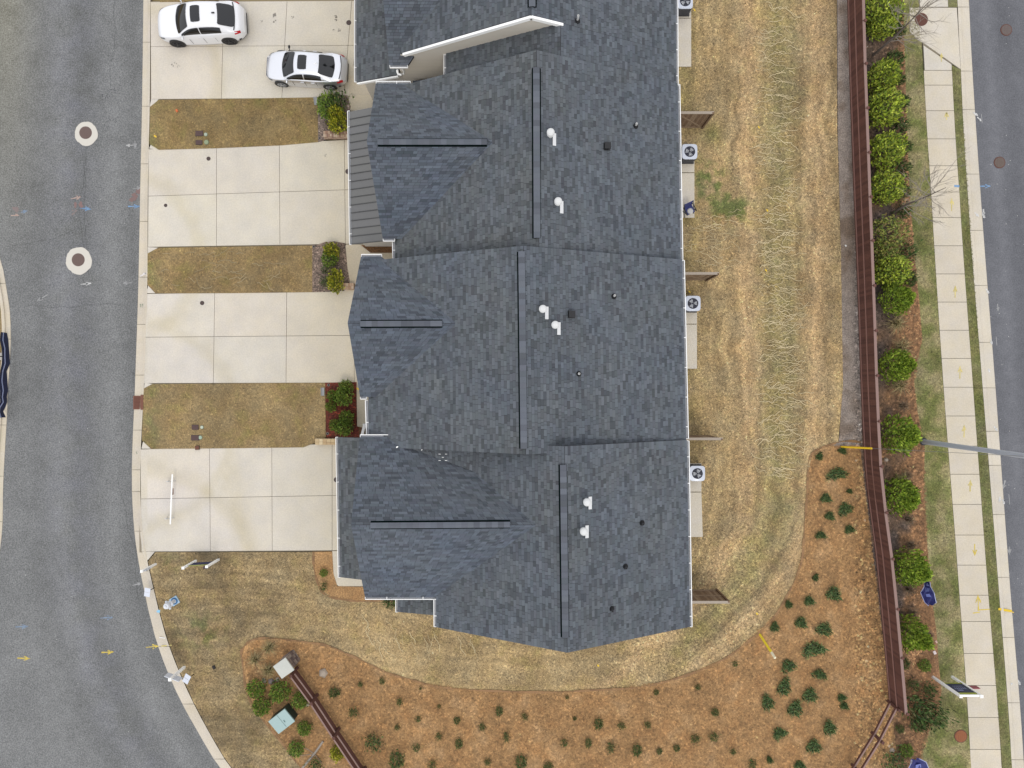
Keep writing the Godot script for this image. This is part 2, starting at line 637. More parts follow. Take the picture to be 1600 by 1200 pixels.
func ribbon(parent: Node, called: String, left: Array, right: Array, prof: Array, cuts: Array, m: Material, tint: Color = Color.WHITE) -> void:
	# pieces between two lines of survey marks (both x for the same northings); prof: (share across, level)
	for k in cuts.size() - 1:
		var mb := MB.new()
		var y0: float = cuts[k] + 0.35
		var y1: float = cuts[k + 1] - 0.35
		var steps := maxi(1, int((y1 - y0) / 18.0))
		var t := rng.randf_range(0.96, 1.03)
		var col := Color(tint.r * t, tint.g * t, tint.b * t)
		for s in steps:
			var ya := lerpf(y0, y1, float(s) / steps)
			var yb := lerpf(y0, y1, float(s + 1) / steps)
			for e in prof.size() - 1:
				var c := []
				for w in [[ya, e], [yb, e], [yb, e + 1], [ya, e + 1]]:
					var x := lerpf(along(left, w[0]), along(right, w[0]), prof[w[1]][0])
					c.append(P(x, w[0], prof[w[1]][1]))
				mb.quad(c[0], c[1], c[2], c[3], col)
		obj(called, mb, m, parent)

func along(line: Array, y: float) -> float:      # line: y, x, y, x ... eased between marks
	for k in range(0, line.size() - 2, 2):
		if y <= line[k + 2] or k == line.size() - 4:
			var t: float = (y - line[k]) / (line[k + 2] - line[k])
			var p0: float = line[maxi(k - 1, 1)]
			var p3: float = line[mini(k + 5, line.size() - 1)]
			if t < 0.0 or t > 1.0:
				return lerpf(line[k + 1], line[k + 3], t)
			return cubic_interpolate(line[k + 1], line[k + 3], p0, p3, t)
	return line[1]

func sheet(called: String, marks: Array, h: float, m: Material, parent: Node = null, tint: Color = Color.WHITE) -> MeshInstance3D:
	var mb := MB.new()
	mb.slab(flat(marks, h), h - 0.25, h, tint)
	if parent:
		return obj(called, mb, m, parent)
	return struct(called, mb, m)

const KERB_W := [-80, 225, 0, 224, 160, 222, 300, 219, 450, 216, 600, 211, 740, 206, 820, 209, 880, 217, 950, 231, 1000, 244, 1050, 262, 1100, 285, 1150, 313, 1200, 345, 1280, 402]
const KERB_E := [-80, 237, 0, 235, 160, 234, 300, 231, 450, 230, 600, 225, 740, 219, 820, 222, 880, 231, 950, 247, 1000, 261, 1050, 280, 1100, 303, 1150, 330, 1200, 362, 1280, 420]
const WALK_W := [-80, 1432, 0, 1437, 100, 1443, 300, 1455, 600, 1474, 900, 1497, 1200, 1517, 1280, 1522]
const WALK_E := [-80, 1477, 0, 1481, 100, 1487, 300, 1499, 600, 1520, 900, 1542, 1200, 1565, 1280, 1571]
const BACK_W := [-80, 1491, 0, 1496, 100, 1501, 300, 1512, 600, 1535, 900, 1559, 1200, 1581, 1280, 1587]
const BACK_E := [-80, 1509, 0, 1514, 300, 1532, 600, 1555, 900, 1577, 1200, 1600, 1280, 1606]

func line_marks(line: Array, y0: float, y1: float, step: float = 30.0, dx: float = 0.0) -> Array:
	var r := []
	var n := maxi(1, int(absf(y1 - y0) / step))
	for k in n + 1:
		var y := lerpf(y0, y1, float(k) / n)
		r.append_array([along(line, y) + dx, y])
	return r

func build_ground() -> void:
	var g := MB.new()
	g.slab(PackedVector2Array([Vector2(-260, -260), Vector2(260, -260), Vector2(260, 260), Vector2(-260, 260)]), -0.5, -0.20, Color.WHITE)
	struct("ground", g, mat(160, 140, 96))
	# the two streets
	var road := sheet("road", [-290, -80] + line_marks(KERB_W, -80, 1280, 30, 2.0) + [-290, 1280], 0.0, M.asphalt)
	var street := sheet("street", [1990, 1280] + line_marks(BACK_E, 1280, -80, 40, -2.0) + [1990, -80], 0.0, M.asphalt)
	# drives
	var drives := [
		[[235, 3, 561, 1, 548, 153, 236, 155], [0.0, 0.352, 0.655, 0.965, 1.0], [0.0, 0.46, 1.0]],
		[[232, 233, 549, 218, 551, 381, 231, 386], [0.0, 0.335, 0.645, 0.965, 1.0], [0.0, 0.48, 1.0]],
		[[228, 459, 569, 454, 569, 598, 225, 599], [0.0, 0.315, 0.645, 0.955, 1.0], [0.0, 0.485, 1.0]],
		[[219, 702, 533, 693, 533, 860, 221, 862], [0.0, 0.345, 0.655, 0.955, 1.0], [0.0, 0.485, 1.0]]]
	for d in drives:
		var q: Array = d[0]
		var base := sheet("driveway", [q[0] - 3, q[1] - 1, q[2] + 40, q[3] - 1, q[4] + 40, q[5] + 1, q[6] - 3, q[7] + 1], 0.06, M.joint)
		poured(base, q, d[1], d[2])
	var dr := get_node("driveway")
	for a in [[236, 155, 248, 155, 237, 167, 234, 167, 0], [231, 386, 247, 387, 233, 397, 231, 397, 1], [232, 444, 233, 444, 243, 458, 229, 458, 2], [226, 598, 238, 600, 226, 607, 225, 607, 2], [224, 688, 225, 688, 236, 701, 221, 701, 3], [222, 862, 242, 862, 231, 875, 229, 875, 3], [236, 225, 237, 226, 248, 234, 233, 232, 1]]:
		panel(dr if a[8] == 0 else get_node("driveway_%03d" % a[8]), "wing", a.slice(0, 8), 0.05, LOT + 0.010, 1.02)
	# front walks
	var walk := sheet("front_walk", [539, 104, 615, 96, 600, 176, 545, 172], LOT + 0.004, M.concrete)
	panel(walk, "slab", [546, 148, 598, 148, 592, 174, 548, 171], 0.05, LOT + 0.016, 0.97, 0.045)
	panel(walk, "slab", [545, 118, 587, 118, 576, 147, 546, 147], 0.05, LOT + 0.016, 0.97, 0.035)
	walk = sheet("front_walk", [540, 383, 640, 380, 640, 416, 566, 416, 556, 455, 537, 455], LOT + 0.004, M.concrete)
	panel(walk, "slab", [541, 382, 562, 382, 578, 397, 578, 420, 566, 420, 552, 455, 541, 455], 0.05, LOT + 0.016, 0.95, 0.045)
	panel(walk, "slab", [579, 395, 618, 395, 618, 420, 579, 420], 0.05, LOT + 0.016, 0.93, 0.06)
	walk = sheet("front_walk", [557, 592, 600, 592, 600, 668, 558, 668], LOT + 0.004, M.concrete, null, Color(0.9, 0.89, 0.85))
	walk = sheet("front_walk", [519, 861, 620, 861, 620, 916, 529, 916, 523, 910, 521, 895], LOT + 0.008, M.concrete, null, Color(1.03, 1.02, 1.0))
	# patios behind the houses
	for a in [[1050, -20, 1080, -20, 1080, 104, 1050, 104], [1052, 225, 1085, 225, 1085, 340, 1052, 340], [1056, 462, 1089, 462, 1089, 576, 1056, 576], [1064, 724, 1096, 724, 1098, 839, 1064, 839]]:
		var cut: float = a[1] + (a[5] - a[1]) * 0.39
		var pt := sheet("patio", [a[0], a[1] + 1, a[2] - 1, a[3] + 1, a[4] - 1, a[5] - 1, a[6], a[7] - 1], LOT + 0.02, M.joint)
		panel(pt, "slab", [a[0], a[1], a[2], a[3], a[2], cut - 0.6, a[0], cut - 0.6], 0.05, LOT + 0.07, 1.0)
		panel(pt, "slab", [a[0], cut + 0.6, a[2], cut + 0.6, a[4], a[5], a[6], a[7]], 0.05, LOT + 0.08, 1.05)
	# kerbs
	var kerb := sheet("kerb", line_marks(KERB_W, -80, 1280, 30, 0.0) + line_marks(KERB_E, 1280, -80, 30, 0.0), 0.005, M.joint)
	ribbon(kerb, "kerb_stone", KERB_W, KERB_E, [[0.0, 0.0], [0.02, 0.012], [0.55, 0.03], [0.78, 0.10], [0.85, 0.135], [1.0, 0.137]], [-80, -10, 66, 166, 256, 346, 433, 507, 586, 672, 734, 768, 830, 892, 1010, 1100, 1186, 1280], M.concrete, Color(0.955, 0.925, 0.88))
	var kerb2 := sheet("kerb", line_marks(BACK_W, -80, 1280, 40) + line_marks(BACK_E, 1280, -80, 40), 0.005, M.joint)
	ribbon(kerb2, "kerb_stone", BACK_W, BACK_E, [[0.0, 0.136], [0.22, 0.135], [0.27, 0.12], [0.31, 0.03], [0.98, 0.014], [1.0, 0.0]], [-80, 11, 111, 171, 272, 360, 446, 535, 606, 674, 727, 804, 902, 996, 1098, 1187, 1280], M.concrete, Color(0.97, 0.955, 0.93))
	var isl := [380, -10, 400, -1, 425, 6, 450, 10, 480, 15, 520, 17, 560, 16, 600, 13, 650, 11, 700, 8, 760, 5, 820, 4, 860, 0, 900, -8]
	var isw := [380, -18, 400, -14, 425, -8, 450, -4, 480, 1, 520, 3, 560, 2, 600, -1, 650, -3, 700, -6, 760, -9, 820, -10, 860, -14, 900, -22]
	var isle := sheet("kerb", line_marks(isl, 380, 900, 20) + line_marks(isw, 900, 380, 20), 0.005, M.joint)
	ribbon(isle, "kerb_stone", isw, isl, [[0.0, 0.14], [0.25, 0.14], [0.35, 0.12], [0.45, 0.05], [0.97, 0.015], [1.0, 0.0]], [380, 443, 530, 600, 664, 744, 815, 900], M.concrete, Color(0.965, 0.935, 0.88))
	var island := sheet("island", line_marks(isw, 380, 900, 20) + [-300, 900, -300, 380], 0.12, M.lawn)
	# pavement by the far street
	var pave := sheet("pavement", line_marks(WALK_W, -80, 1280, 60, 1.0) + line_marks(WALK_E, 1280, -80, 60, -1.0), 0.07, M.joint)
	ribbon(pave, "slab", WALK_W, WALK_E, [[0.0, LOT + 0.015], [1.0, LOT + 0.015]], [-80, -34, 11], M.concrete)
	ribbon(pave, "slab", WALK_W, WALK_E, [[0.0, 0.05], [0.001, LOT + 0.012], [0.999, LOT + 0.012], [1.0, 0.05]], [110, 133, 173, 217, 259, 300, 340, 384, 428, 472, 516, 560, 605, 650, 697, 741, 788, 836, 883, 930, 971, 1021, 1071, 1121, 1171, 1221, 1280], M.concrete, Color(0.965, 0.935, 0.885))
	panel(pave, "slab", [1443, 71, 1487, 101, 1487, 109.5, 1445, 109.5], 0.05, LOT + 0.012, 0.98)
	panel(pave, "ramp", [1421, 12, 1495, 12, 1501, 108, 1442, 66, 1436, 64, 1422, 50], 0.05, LOT + 0.016, 0.97, 0.012)
	# lawns
	sheet("lawn", [248, 156, 360, 154.5, 496, 152, 497, 222, 440, 227, 340, 231.5, 248, 234, 233.5, 225, 234.2, 167], LOT + 0.03, M.lawn)
	sheet("lawn", [247, 387, 488, 383.5, 488, 456.5, 360, 458, 243, 458.5, 230.2, 445, 230.6, 396], LOT + 0.03, M.lawn)
	sheet("lawn", [238, 600, 508, 598, 509, 683, 492, 692, 474, 699, 360, 700.5, 236, 701.5, 221.6, 688, 224.6, 607], LOT + 0.03, M.lawn)
	sheet("lawn", [248, -80, 360, -80, 360, 0, 300, 2, 250, 3], LOT + 0.03, M.lawn)
	sheet("lawn", [243, 863, 490, 863, 492, 895, 500, 920, 520, 934, 556, 939, 600, 938, 640, 944, 690, 941, 700, 800, 1055, 300, 1050, -80, 1307, -80, 1308, 200, 1314, 400, 1317, 600, 1310, 690, 1270, 706, 1262, 745, 1259, 800, 1254, 865, 1240, 912, 1214, 957, 1180, 995, 1130, 1030, 1060, 1060, 1000, 1073, 930, 1079, 860, 1081, 760, 1080, 680, 1072, 640, 1062, 600, 1049, 560, 1030, 530, 1016, 500, 1007, 440, 998, 395, 1000, 380, 1012, 378, 1030, 383, 1070, 400, 1112, 440, 1160, 470, 1200, 520, 1260, 420, 1280] + line_marks(KERB_E, 1270, 877, 40, 1.0), LOT + 0.02, M.lawn)
	sheet("lawn", [1405, -80] + [1410, 0, 1413, 100, 1416, 200, 1420, 300, 1428, 400, 1436, 480, 1440, 530, 1426, 590, 1432, 640, 1444, 700, 1442, 760, 1446, 830, 1450, 880, 1454, 930, 1462, 985, 1466, 1040, 1470, 1080, 1466, 1110, 1452, 1140, 1440, 1160, 1436, 1200, 1430, 1280] + line_marks(WALK_W, 1280, 66, 60, -0.5) + [1435, 64, 1421, 50, 1421, 12] + line_marks(WALK_W, 11, -80, 60, -0.5), LOT + 0.02, M.lawn)
	sheet("verge", line_marks(WALK_E, -80, 11, 60, 0.5) + line_marks(BACK_W, 11, -80, 60, -0.5), LOT + 0.015, M.lawn)
	sheet("verge", line_marks(WALK_E, 102, 1280, 60, 0.5) + line_marks(BACK_W, 1280, 109, 60, -0.5), LOT + 0.015, M.lawn)
	# planting beds
	sheet("mulch_bed", [497, 151, 505, 148, 543, 149, 546, 160, 548, 166, 546, 172, 546, 208, 508, 208, 508, 219, 497, 222], LOT + 0.035, M.bed)
	sheet("mulch_bed", [488, 383, 497, 382, 508, 378, 522, 377, 539, 380, 541, 398, 543, 420, 546, 436, 546, 444, 538, 448, 538, 454, 514, 456, 488, 456.5], LOT + 0.035, M.bed)
	sheet("mulch_bed", [508, 598, 557, 597, 557, 666, 566, 668, 566, 683, 532, 685, 510, 684], LOT + 0.035, M.bed)
	sheet("mulch_bed", [564, 383, 618, 380, 618, 395, 579, 395], LOT + 0.03, M.bed)
	sheet("mulch_bed", [488, 862.5, 519, 862, 521, 897, 527, 916, 566, 917, 690, 917, 690, 941, 640, 944, 600, 938, 556, 939, 520, 934, 500, 920, 492, 895], LOT + 0.03, M.bed)
	sheet("gravel_strip", [1308, -80, 1330, -80, 1330, 0, 1332, 300, 1342, 600, 1349, 691, 1311, 691, 1317, 600, 1314, 400, 1309, 200], LOT + 0.01, M.bed)
	sheet("pine_straw_bed", [1344, 690, 1310, 690, 1270, 706, 1262, 745, 1259, 800, 1254, 865, 1240, 912, 1214, 957, 1180, 995, 1130, 1030, 1060, 1060, 1000, 1073, 930, 1079, 860, 1081, 760, 1080, 680, 1072, 640, 1062, 600, 1049, 560, 1030, 530, 1016, 500, 1007, 440, 998, 395, 1000, 380, 1012, 378, 1030, 383, 1070, 400, 1112, 440, 1160, 470, 1200, 520, 1260, 540, 1280, 1440, 1280, 1437, 1200, 1441, 1160, 1453, 1140, 1467, 1110, 1471, 1080, 1467, 1040, 1463, 985, 1400, 980], LOT + 0.045, M.bed)
	sheet("shrub_bed", [1325, -80, 1411, -80, 1411, 0, 1414, 100, 1417, 200, 1421, 300, 1429, 400, 1437, 480, 1441, 530, 1427, 590, 1433, 640, 1445, 700, 1443, 760, 1447, 830, 1451, 880, 1455, 930, 1463, 986, 1376, 1000, 1366, 880, 1349, 740, 1340, 600, 1330, 300], LOT + 0.035, M.bed)

# the spade-cut trench between lawn and straw: bare dark soil, uneven in width
func bed_edge(marks: Array, h: float) -> void:
	var mb := MB.new()
	var pts := []
	for k in range(0, marks.size() - 2, 2):
		for s in 8:
			var t := s / 8.0
			var i0 := maxi(k - 2, 0)
			var i3 := mini(k + 4, marks.size() - 2)
			pts.append(P(cubic_interpolate(marks[k], marks[k + 2], marks[i0], marks[i3], t), cubic_interpolate(marks[k + 1], marks[k + 3], marks[i0 + 1], marks[i3 + 1], t), h))
	for k in pts.size() - 1:
		var a: Vector3 = pts[k]
		var b: Vector3 = pts[k + 1]
		var s := (b - a).cross(Vector3.UP).normalized()
		var w := 0.040 + 0.035 * sin(k * 0.7) * sin(k * 0.23) + rng.randf_range(0, 0.02)
		var o := s * (0.03 * sin(k * 0.41))
		mb.quad(a - s * w + o, b - s * w + o, b + s * w + o, a + s * w + o, scaled(lin(148, 114, 78), rng.randf_range(0.8, 1.2)))
	struct("bed_edge", mb, M.paint)

func spray_arrow(parent: Node, px: float, py: float, an: float, long: float, col: Color, h: float = 0.004) -> void:
	var mb := MB.new()
	var f := Vector3(cos(an), 0, sin(an))
	var r := Vector3(-sin(an), 0, cos(an))
	var c := P(px, py, h)
	for e in [[-0.5, 0.0, 0.5, 0.0], [0.42, 0.0, 0.02, 0.16], [0.42, 0.0, 0.02, -0.16]]:
		for s in 4:       # a can of spray paint leaves blotches of uneven width
			var t0 := s / 4.0
			var t1 := (s + 1) / 4.0 + 0.02
			var a: Vector3 = c + (f * lerpf(e[0], e[2], t0) + r * lerpf(e[1], e[3], t0)) * long
			var b: Vector3 = c + (f * lerpf(e[0], e[2], t1) + r * lerpf(e[1], e[3], t1)) * long
			var w := rng.randf_range(0.018, 0.045)
			var d := (b - a).normalized().cross(Vector3.UP) * w
			a.y = h + s * 0.0004
			b.y = a.y
			if rng.randf() < 0.12:
				continue
			var cc := scaled(col, rng.randf_range(0.72, 1.0))
			mb.quad(a + d, b + d * rng.randf_range(0.6, 1.1), b - d * rng.randf_range(0.6, 1.1), a - d, cc)
	obj("paint_mark", mb, M.paint, parent)

func blotch(parent: Node, px: float, py: float, rad: float, col: Color, h: float, called: String = "paint_mark") -> void:
	for k in 5:
		var mb := MB.new()
		var pts := PackedVector2Array()
		var c := P(px, py, h)
		var o := Vector2(rng.randf_range(-1, 1), rng.randf_range(-1, 1)) * rad * 0.8
		for s in 9:
			var rr := rad * rng.randf_range(0.15, 0.5)
			pts.append(Vector2(c.x, c.z) + o + Vector2(cos(TAU * s / 9), sin(TAU * s / 9)) * rr)
		mb.slab(pts, h, h + 0.0005 * k, col, false)
		obj(called, mb, M.paint, parent)

func build_marks() -> void:
	bed_edge([1345, 691, 1311, 691, 1271, 707, 1262, 745, 1259, 800, 1254, 865, 1240, 912, 1214, 957, 1180, 995, 1130, 1030, 1060, 1060, 1000, 1073, 930, 1079, 860, 1081, 760, 1080, 680, 1072, 640, 1062, 600, 1049, 560, 1030, 530, 1016, 500, 1007, 440, 998, 395, 1000, 380, 1012, 378, 1030, 383, 1070, 400, 1112, 440, 1160, 470, 1200, 500, 1235], LOT + 0.062)
	bed_edge([490, 863, 492, 895, 500, 920, 520, 934, 556, 939, 600, 938, 640, 944], LOT + 0.045)
	var road := get_node("road")
	var street := get_node("street")
	var pave := get_node("pavement")
	var blue := lin(128, 164, 202)
	var pale_blue := lin(132, 150, 170)
	var yellow := lin(226, 200, 92)
	var white := lin(206, 206, 204)
	var dim := lin(168, 168, 168)
	var pink := lin(196, 170, 158)
	for a in [[133, 326, 0.1, 0.62, blue], [209, 322.5, 0.0, 0.65, blue], [36, 331, -0.25, 0.5, pale_blue], [34, 979, -0.05, 0.72, pale_blue], [167, 965, -0.08, 0.78, pale_blue],
			[37, 1028.5, 0.02, 0.72, yellow], [168, 1019, -0.05, 0.7, yellow], [238, 1010.5, -0.1, 0.74, yellow],
			[119, 309, -0.2, 0.6, pink], [24, 336.5, -0.05, 0.5, pink], [134, 443.5, -0.1, 0.6, white], [66, 465.5, 2.6, 0.72, dim], [199, 442, 3.1, 0.5, dim], [214, 294, -0.2, 0.5, dim], [203, 227, 3.1, 0.42, white], [211, 224, 1.57, 0.6, dim], [214, 913, -0.25, 0.55, dim]]:
		spray_arrow(road, a[0], a[1], a[2], a[3], a[4])
	for a in [[26, 324, 0.28, lin(136, 122, 120)], [121, 319, 0.28, lin(138, 112, 109)], [210, 306, 0.38, lin(132, 108, 105)], [118, 331, 0.2, lin(138, 124, 121)]]:
		blotch(road, a[0], a[1], a[2], a[3], 0.003)
	for a in [[1539, 291, 0.0, 0.6, blue], [1577, 973, 1.6, 0.7, dim], [1577, 858, 1.55, 0.6, dim], [1569, 757, 1.8, 0.5, dim], [1559, 480, 1.5, 0.4, dim], [1537, 332, 1.5, 0.4, white], [1592, 1066, 1.2, 0.4, white]]:
		spray_arrow(street, a[0], a[1], a[2], a[3], a[4])
	for a in [[1535, 333, 0.45], [1534, 185, 0.5], [1557, 533, 0.5], [1577, 780, 0.6]]:
		var mb := MB.new()
		mb.box(P(a[0], a[1], 0.004), Vector3(0.03, 0.002, a[2]), Basis(Vector3.UP, 0.08), dim)
		obj("paint_mark", mb, M.paint, street)
	var ph := LOT + 0.018
	for a in [[1471, 90, 0.5], [1479, 183, 0.62], [1487, 320, 0.72], [1492.5, 456, 0.66], [1500, 582, 0.72], [1506.5, 674, 0.7], [1516, 759, 0.66]]:
		spray_arrow(pave, a[0], a[1], -1.55, a[2], lin(232, 214, 140), ph)
	spray_arrow(pave, 1523, 859, 1.57, 0.66, yellow, ph)
	spray_arrow(pave, 1528.5, 942, -1.6, 0.9, yellow, ph)
	var mb2 := MB.new()
	mb2.bar(P(1520, 958, ph), P(1531, 956.5, ph), 0.05, 0.002, yellow)
	mb2.bar(P(1530, 953, ph + 0.003), P(1546, 952, ph + 0.003), 0.05, 0.002, yellow)
	obj("paint_mark", mb2, M.paint, pave)
	var mb3 := MB.new()
	mb3.bar(P(1491, 290.5, ph), P(1499, 291, ph), 0.12, 0.002, blue)
	obj("paint_mark", mb3, M.paint, pave)
	var k2 := get_node("kerb_001")
	var mb4 := MB.new()
	mb4.bar(P(1560, 951.5, 0.16), P(1581, 955, 0.03), 0.13, 0.01, lin(232, 196, 52))
	mb4.bar(P(1572, 953.5, 0.05), P(1584, 957, 0.03), 0.06, 0.012, lin(226, 190, 92))
	obj("paint_mark", mb4, M.paint, k2)
	for a in [[1530, 186], [1524, 178], [1537, 338], [1526, 335], [1543, 455], [1545, 578], [1549, 534], [1556, 670], [1562, 780], [1568, 784], [1581, 1067], [1585, 1195]]:
		spray_arrow(k2, a[0], a[1], rng.randf_range(0.6, 1.9), rng.randf_range(0.25, 0.4), lin(232, 232, 230), 0.034)
	var k1 := get_node("kerb")
	spray_arrow(k1, 224, 429, -0.5, 0.4, lin(246, 240, 238), 0.14)
	var mb5 := MB.new()
	mb5.bar(P(245, 954.5, 0.13), P(250, 955.5, 0.14), 0.16, 0.006, lin(150, 206, 236))
	mb5.bar(P(249, 996, 0.08), P(258, 997, 0.14), 0.05, 0.006, lin(240, 238, 236))
	mb5.bar(P(252, 1009.5, 0.07), P(268, 1008, 0.145), 0.06, 0.006, lin(222, 206, 132))
	obj("paint_mark", mb5, M.paint, k1)
	# house number stencils on the kerb
	for a in [["5", 215.0, 707.0, 1.57], ["15", 221.5, 477.5, 0.0]]:
		var t := TextMesh.new()
		var f := SystemFont.new()
		f.font_names = PackedStringArray(["Droid Sans"])
		t.font = f
		t.text = a[0]
		t.font_size = 48
		t.pixel_size = 0.0055
		t.depth = 0.004
		t.material = mat(118, 140, 118)
		var o := inst("number", t, k1)
		o.position = P(a[1], a[2], 0.05 if a[3] > 0.5 else 0.05)
		o.rotation = Vector3(-PI / 2, 0, 0)
		if a[3] > 0.5:
			o.rotation = Vector3(-PI / 2, -1.57, 0)
	# oil drips, pebbles and scuffs lying on road and drives
	var drips := MB.new()
	for k in 110:
		var c: Array = [[170, 147, 12, 8], [172, 190, 10, 6], [158, 300, 60, 200], [150, 440, 60, 120], [120, 700, 80, 260]][[0, 0, 1, 2, 2, 3, 4][k % 7]]
		var p := P(c[0] + rng.randfn() * c[2], c[1] + rng.randfn() * c[3], 0.003)
		var s := rng.randf_range(0.012, 0.036)
		drips.quad(p + Vector3(-s, 0, s), p + Vector3(s, 0, s * 0.8), p + Vector3(s * 0.8, 0, -s), p + Vector3(-s, 0, -s * 0.7), lin(84, 85, 88))
	stuff(obj("oil_drips", drips, M.paint, road))
	var specks := MB.new()
	for k in 130:
		var p := P(rng.randf_range(5, 215), rng.randf_range(5, 1180), 0.004)
		if k > 70:
			p = P(rng.randf_range(1540, 1600), rng.randf_range(5, 1100), 0.004)
		var s := rng.randf_range(0.008, 0.02)
		specks.quad(p + Vector3(-s, 0, s), p + Vector3(s, 0, s), p + Vector3(s, 0, -s), p + Vector3(-s, 0, -s), lin(205, 204, 200))
	var dabs := MB.new()
	for e in [[428, 24, 0.10, 0.12], [429, 33, 0.05, 0.08], [408, 34, 0.05, 0.04], [457, 27, 0.06, 0.06], [525, 26, 0.10, 0.05], [525, 31, 0.06, 0.06], [530, 47, 0.07, 0.06], [522, 46, 0.05, 0.04], [274, 99, 0.05, 0.04], [279, 103, 0.04, 0.04], [269, 102, 0.04, 0.05], [509, 243, 0.05, 0.04]]:
		for q in 4:
			var p := P(e[0] + rng.randf_range(-2, 2), e[1] + rng.randf_range(-2, 2), LOT + 0.018)
			var w: float = e[2] * rng.randf_range(0.3, 0.9)
			var l: float = e[3] * rng.randf_range(0.3, 0.9)
			dabs.quad(p + Vector3(-w, 0, l), p + Vector3(w, 0, l * 0.5), p + Vector3(w * 0.7, 0, -l), p + Vector3(-w * 0.8, 0, -l * 0.6), lin(150, 144, 134))
	stuff(obj("tyre_scuffs", dabs, M.paint, get_node("driveway")))
	stuff(obj("paint_specks", specks, M.paint, road))

# ---------------------------------------------------------------- townhouses
var tone := FastNoiseLite.new()

func shingle_color(p: Vector3, warm: float) -> Color:
	# architectural shingles: each tab one of a few slate blends
	var q := rng.randf()
	var f := 0.90
	if q < 0.12:
		f = rng.randf_range(0.56, 0.68)
	elif q < 0.34:
		f = rng.randf_range(0.72, 0.84)
	elif q > 0.80:
		f = rng.randf_range(1.05, 1.22)
	else:
		f = rng.randf_range(0.90, 1.03)
	f *= 1.0 + 0.07 * tone.get_noise_3dv(p * 2.2) + 0.07 * tone.get_noise_3dv(Vector3(p.x * 0.4, 0, p.z * 0.5))
	var w := warm + 0.5 * tone.get_noise_3dv(p * 0.7 + Vector3(40, 0, 0))
	return Color(lin(95, 0, 0).r * f * (1.0 + 0.13 * w), lin(0, 101, 0).g * f * (1.0 + 0.05 * w), lin(0, 0, 108).b * f * (1.0 - 0.12 * w))

# one roof slope: eave from a to b, upper edge from d (over a) to c (over b)
func slope(house: Node3D, a: Vector3, b: Vector3, c: Vector3, d: Vector3, warm: float = 0.0, called: String = "roof_slope") -> void:
	var nn := (b - a).cross(d - a).normalized()
	if nn.y < 0.0:
		nn = -nn
	var deck := MB.new()
	var e := nn * 0.02
	var t := Vector3(0, -0.16, 0)
	var ring := [a - e, b - e, c - e, d - e]
	if (b - a).cross(d - a).y < 0.0:
		ring = [b - e, a - e, d - e, c - e]
	var col := lin(58, 60, 66)
	deck.quad(ring[0], ring[1], ring[2], ring[3], col)
	deck.quad(ring[3] + t, ring[2] + t, ring[1] + t, ring[0] + t, lin(214, 210, 202))
	for k in 4:
		var p: Vector3 = ring[k]
		var q: Vector3 = ring[(k + 1) % 4]
		deck.quad(p + t, q + t, q, p, lin(66, 68, 74))
	var part := obj(called, deck, M.paint, house)
	var sh := MB.new()
	var rows := maxi(2, int(round(((d + c) * 0.5 - (a + b) * 0.5).length() / 0.146)))
	for r in rows:
		var l0 := a.lerp(d, float(r) / rows)
		var r0 := b.lerp(c, float(r) / rows)
		var l1 := a.lerp(d, float(r + 1) / rows)
		var r1 := b.lerp(c, float(r + 1) / rows)
		var width := maxf((r0 - l0).length(), (r1 - l1).length())
		if width < 0.02:
			continue
		var s := 0.0
		while s < width:
			var w: float = [0.16, 0.22, 0.28, 0.34, 0.40][rng.randi_range(0, 4)] * rng.randf_range(0.9, 1.1)
			var s1 := minf(s + w, width)
			if width - s1 < 0.08:
				s1 = width
			var g := 0.006 / width
			var p0 := l0.lerp(r0, s / width + g)
			var p1 := l0.lerp(r0, s1 / width - g)
			var p2 := l1.lerp(r1, s1 / width - g)
			var p3 := l1.lerp(r1, s / width + g)
			var low := nn * (0.014 if rng.randf() < 0.6 else 0.020)
			var high := nn * 0.003
			var cc := shingle_color((p0 + p2) * 0.5, warm)
			var gap := (l1 - l0).normalized() * 0.010
			sh.quad(p0 + low, p1 + low, p2 + high - gap, p3 + high - gap, cc)
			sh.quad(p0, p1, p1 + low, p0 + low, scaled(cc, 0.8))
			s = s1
	stuff(obj("shingles", sh, M.shingle, part))

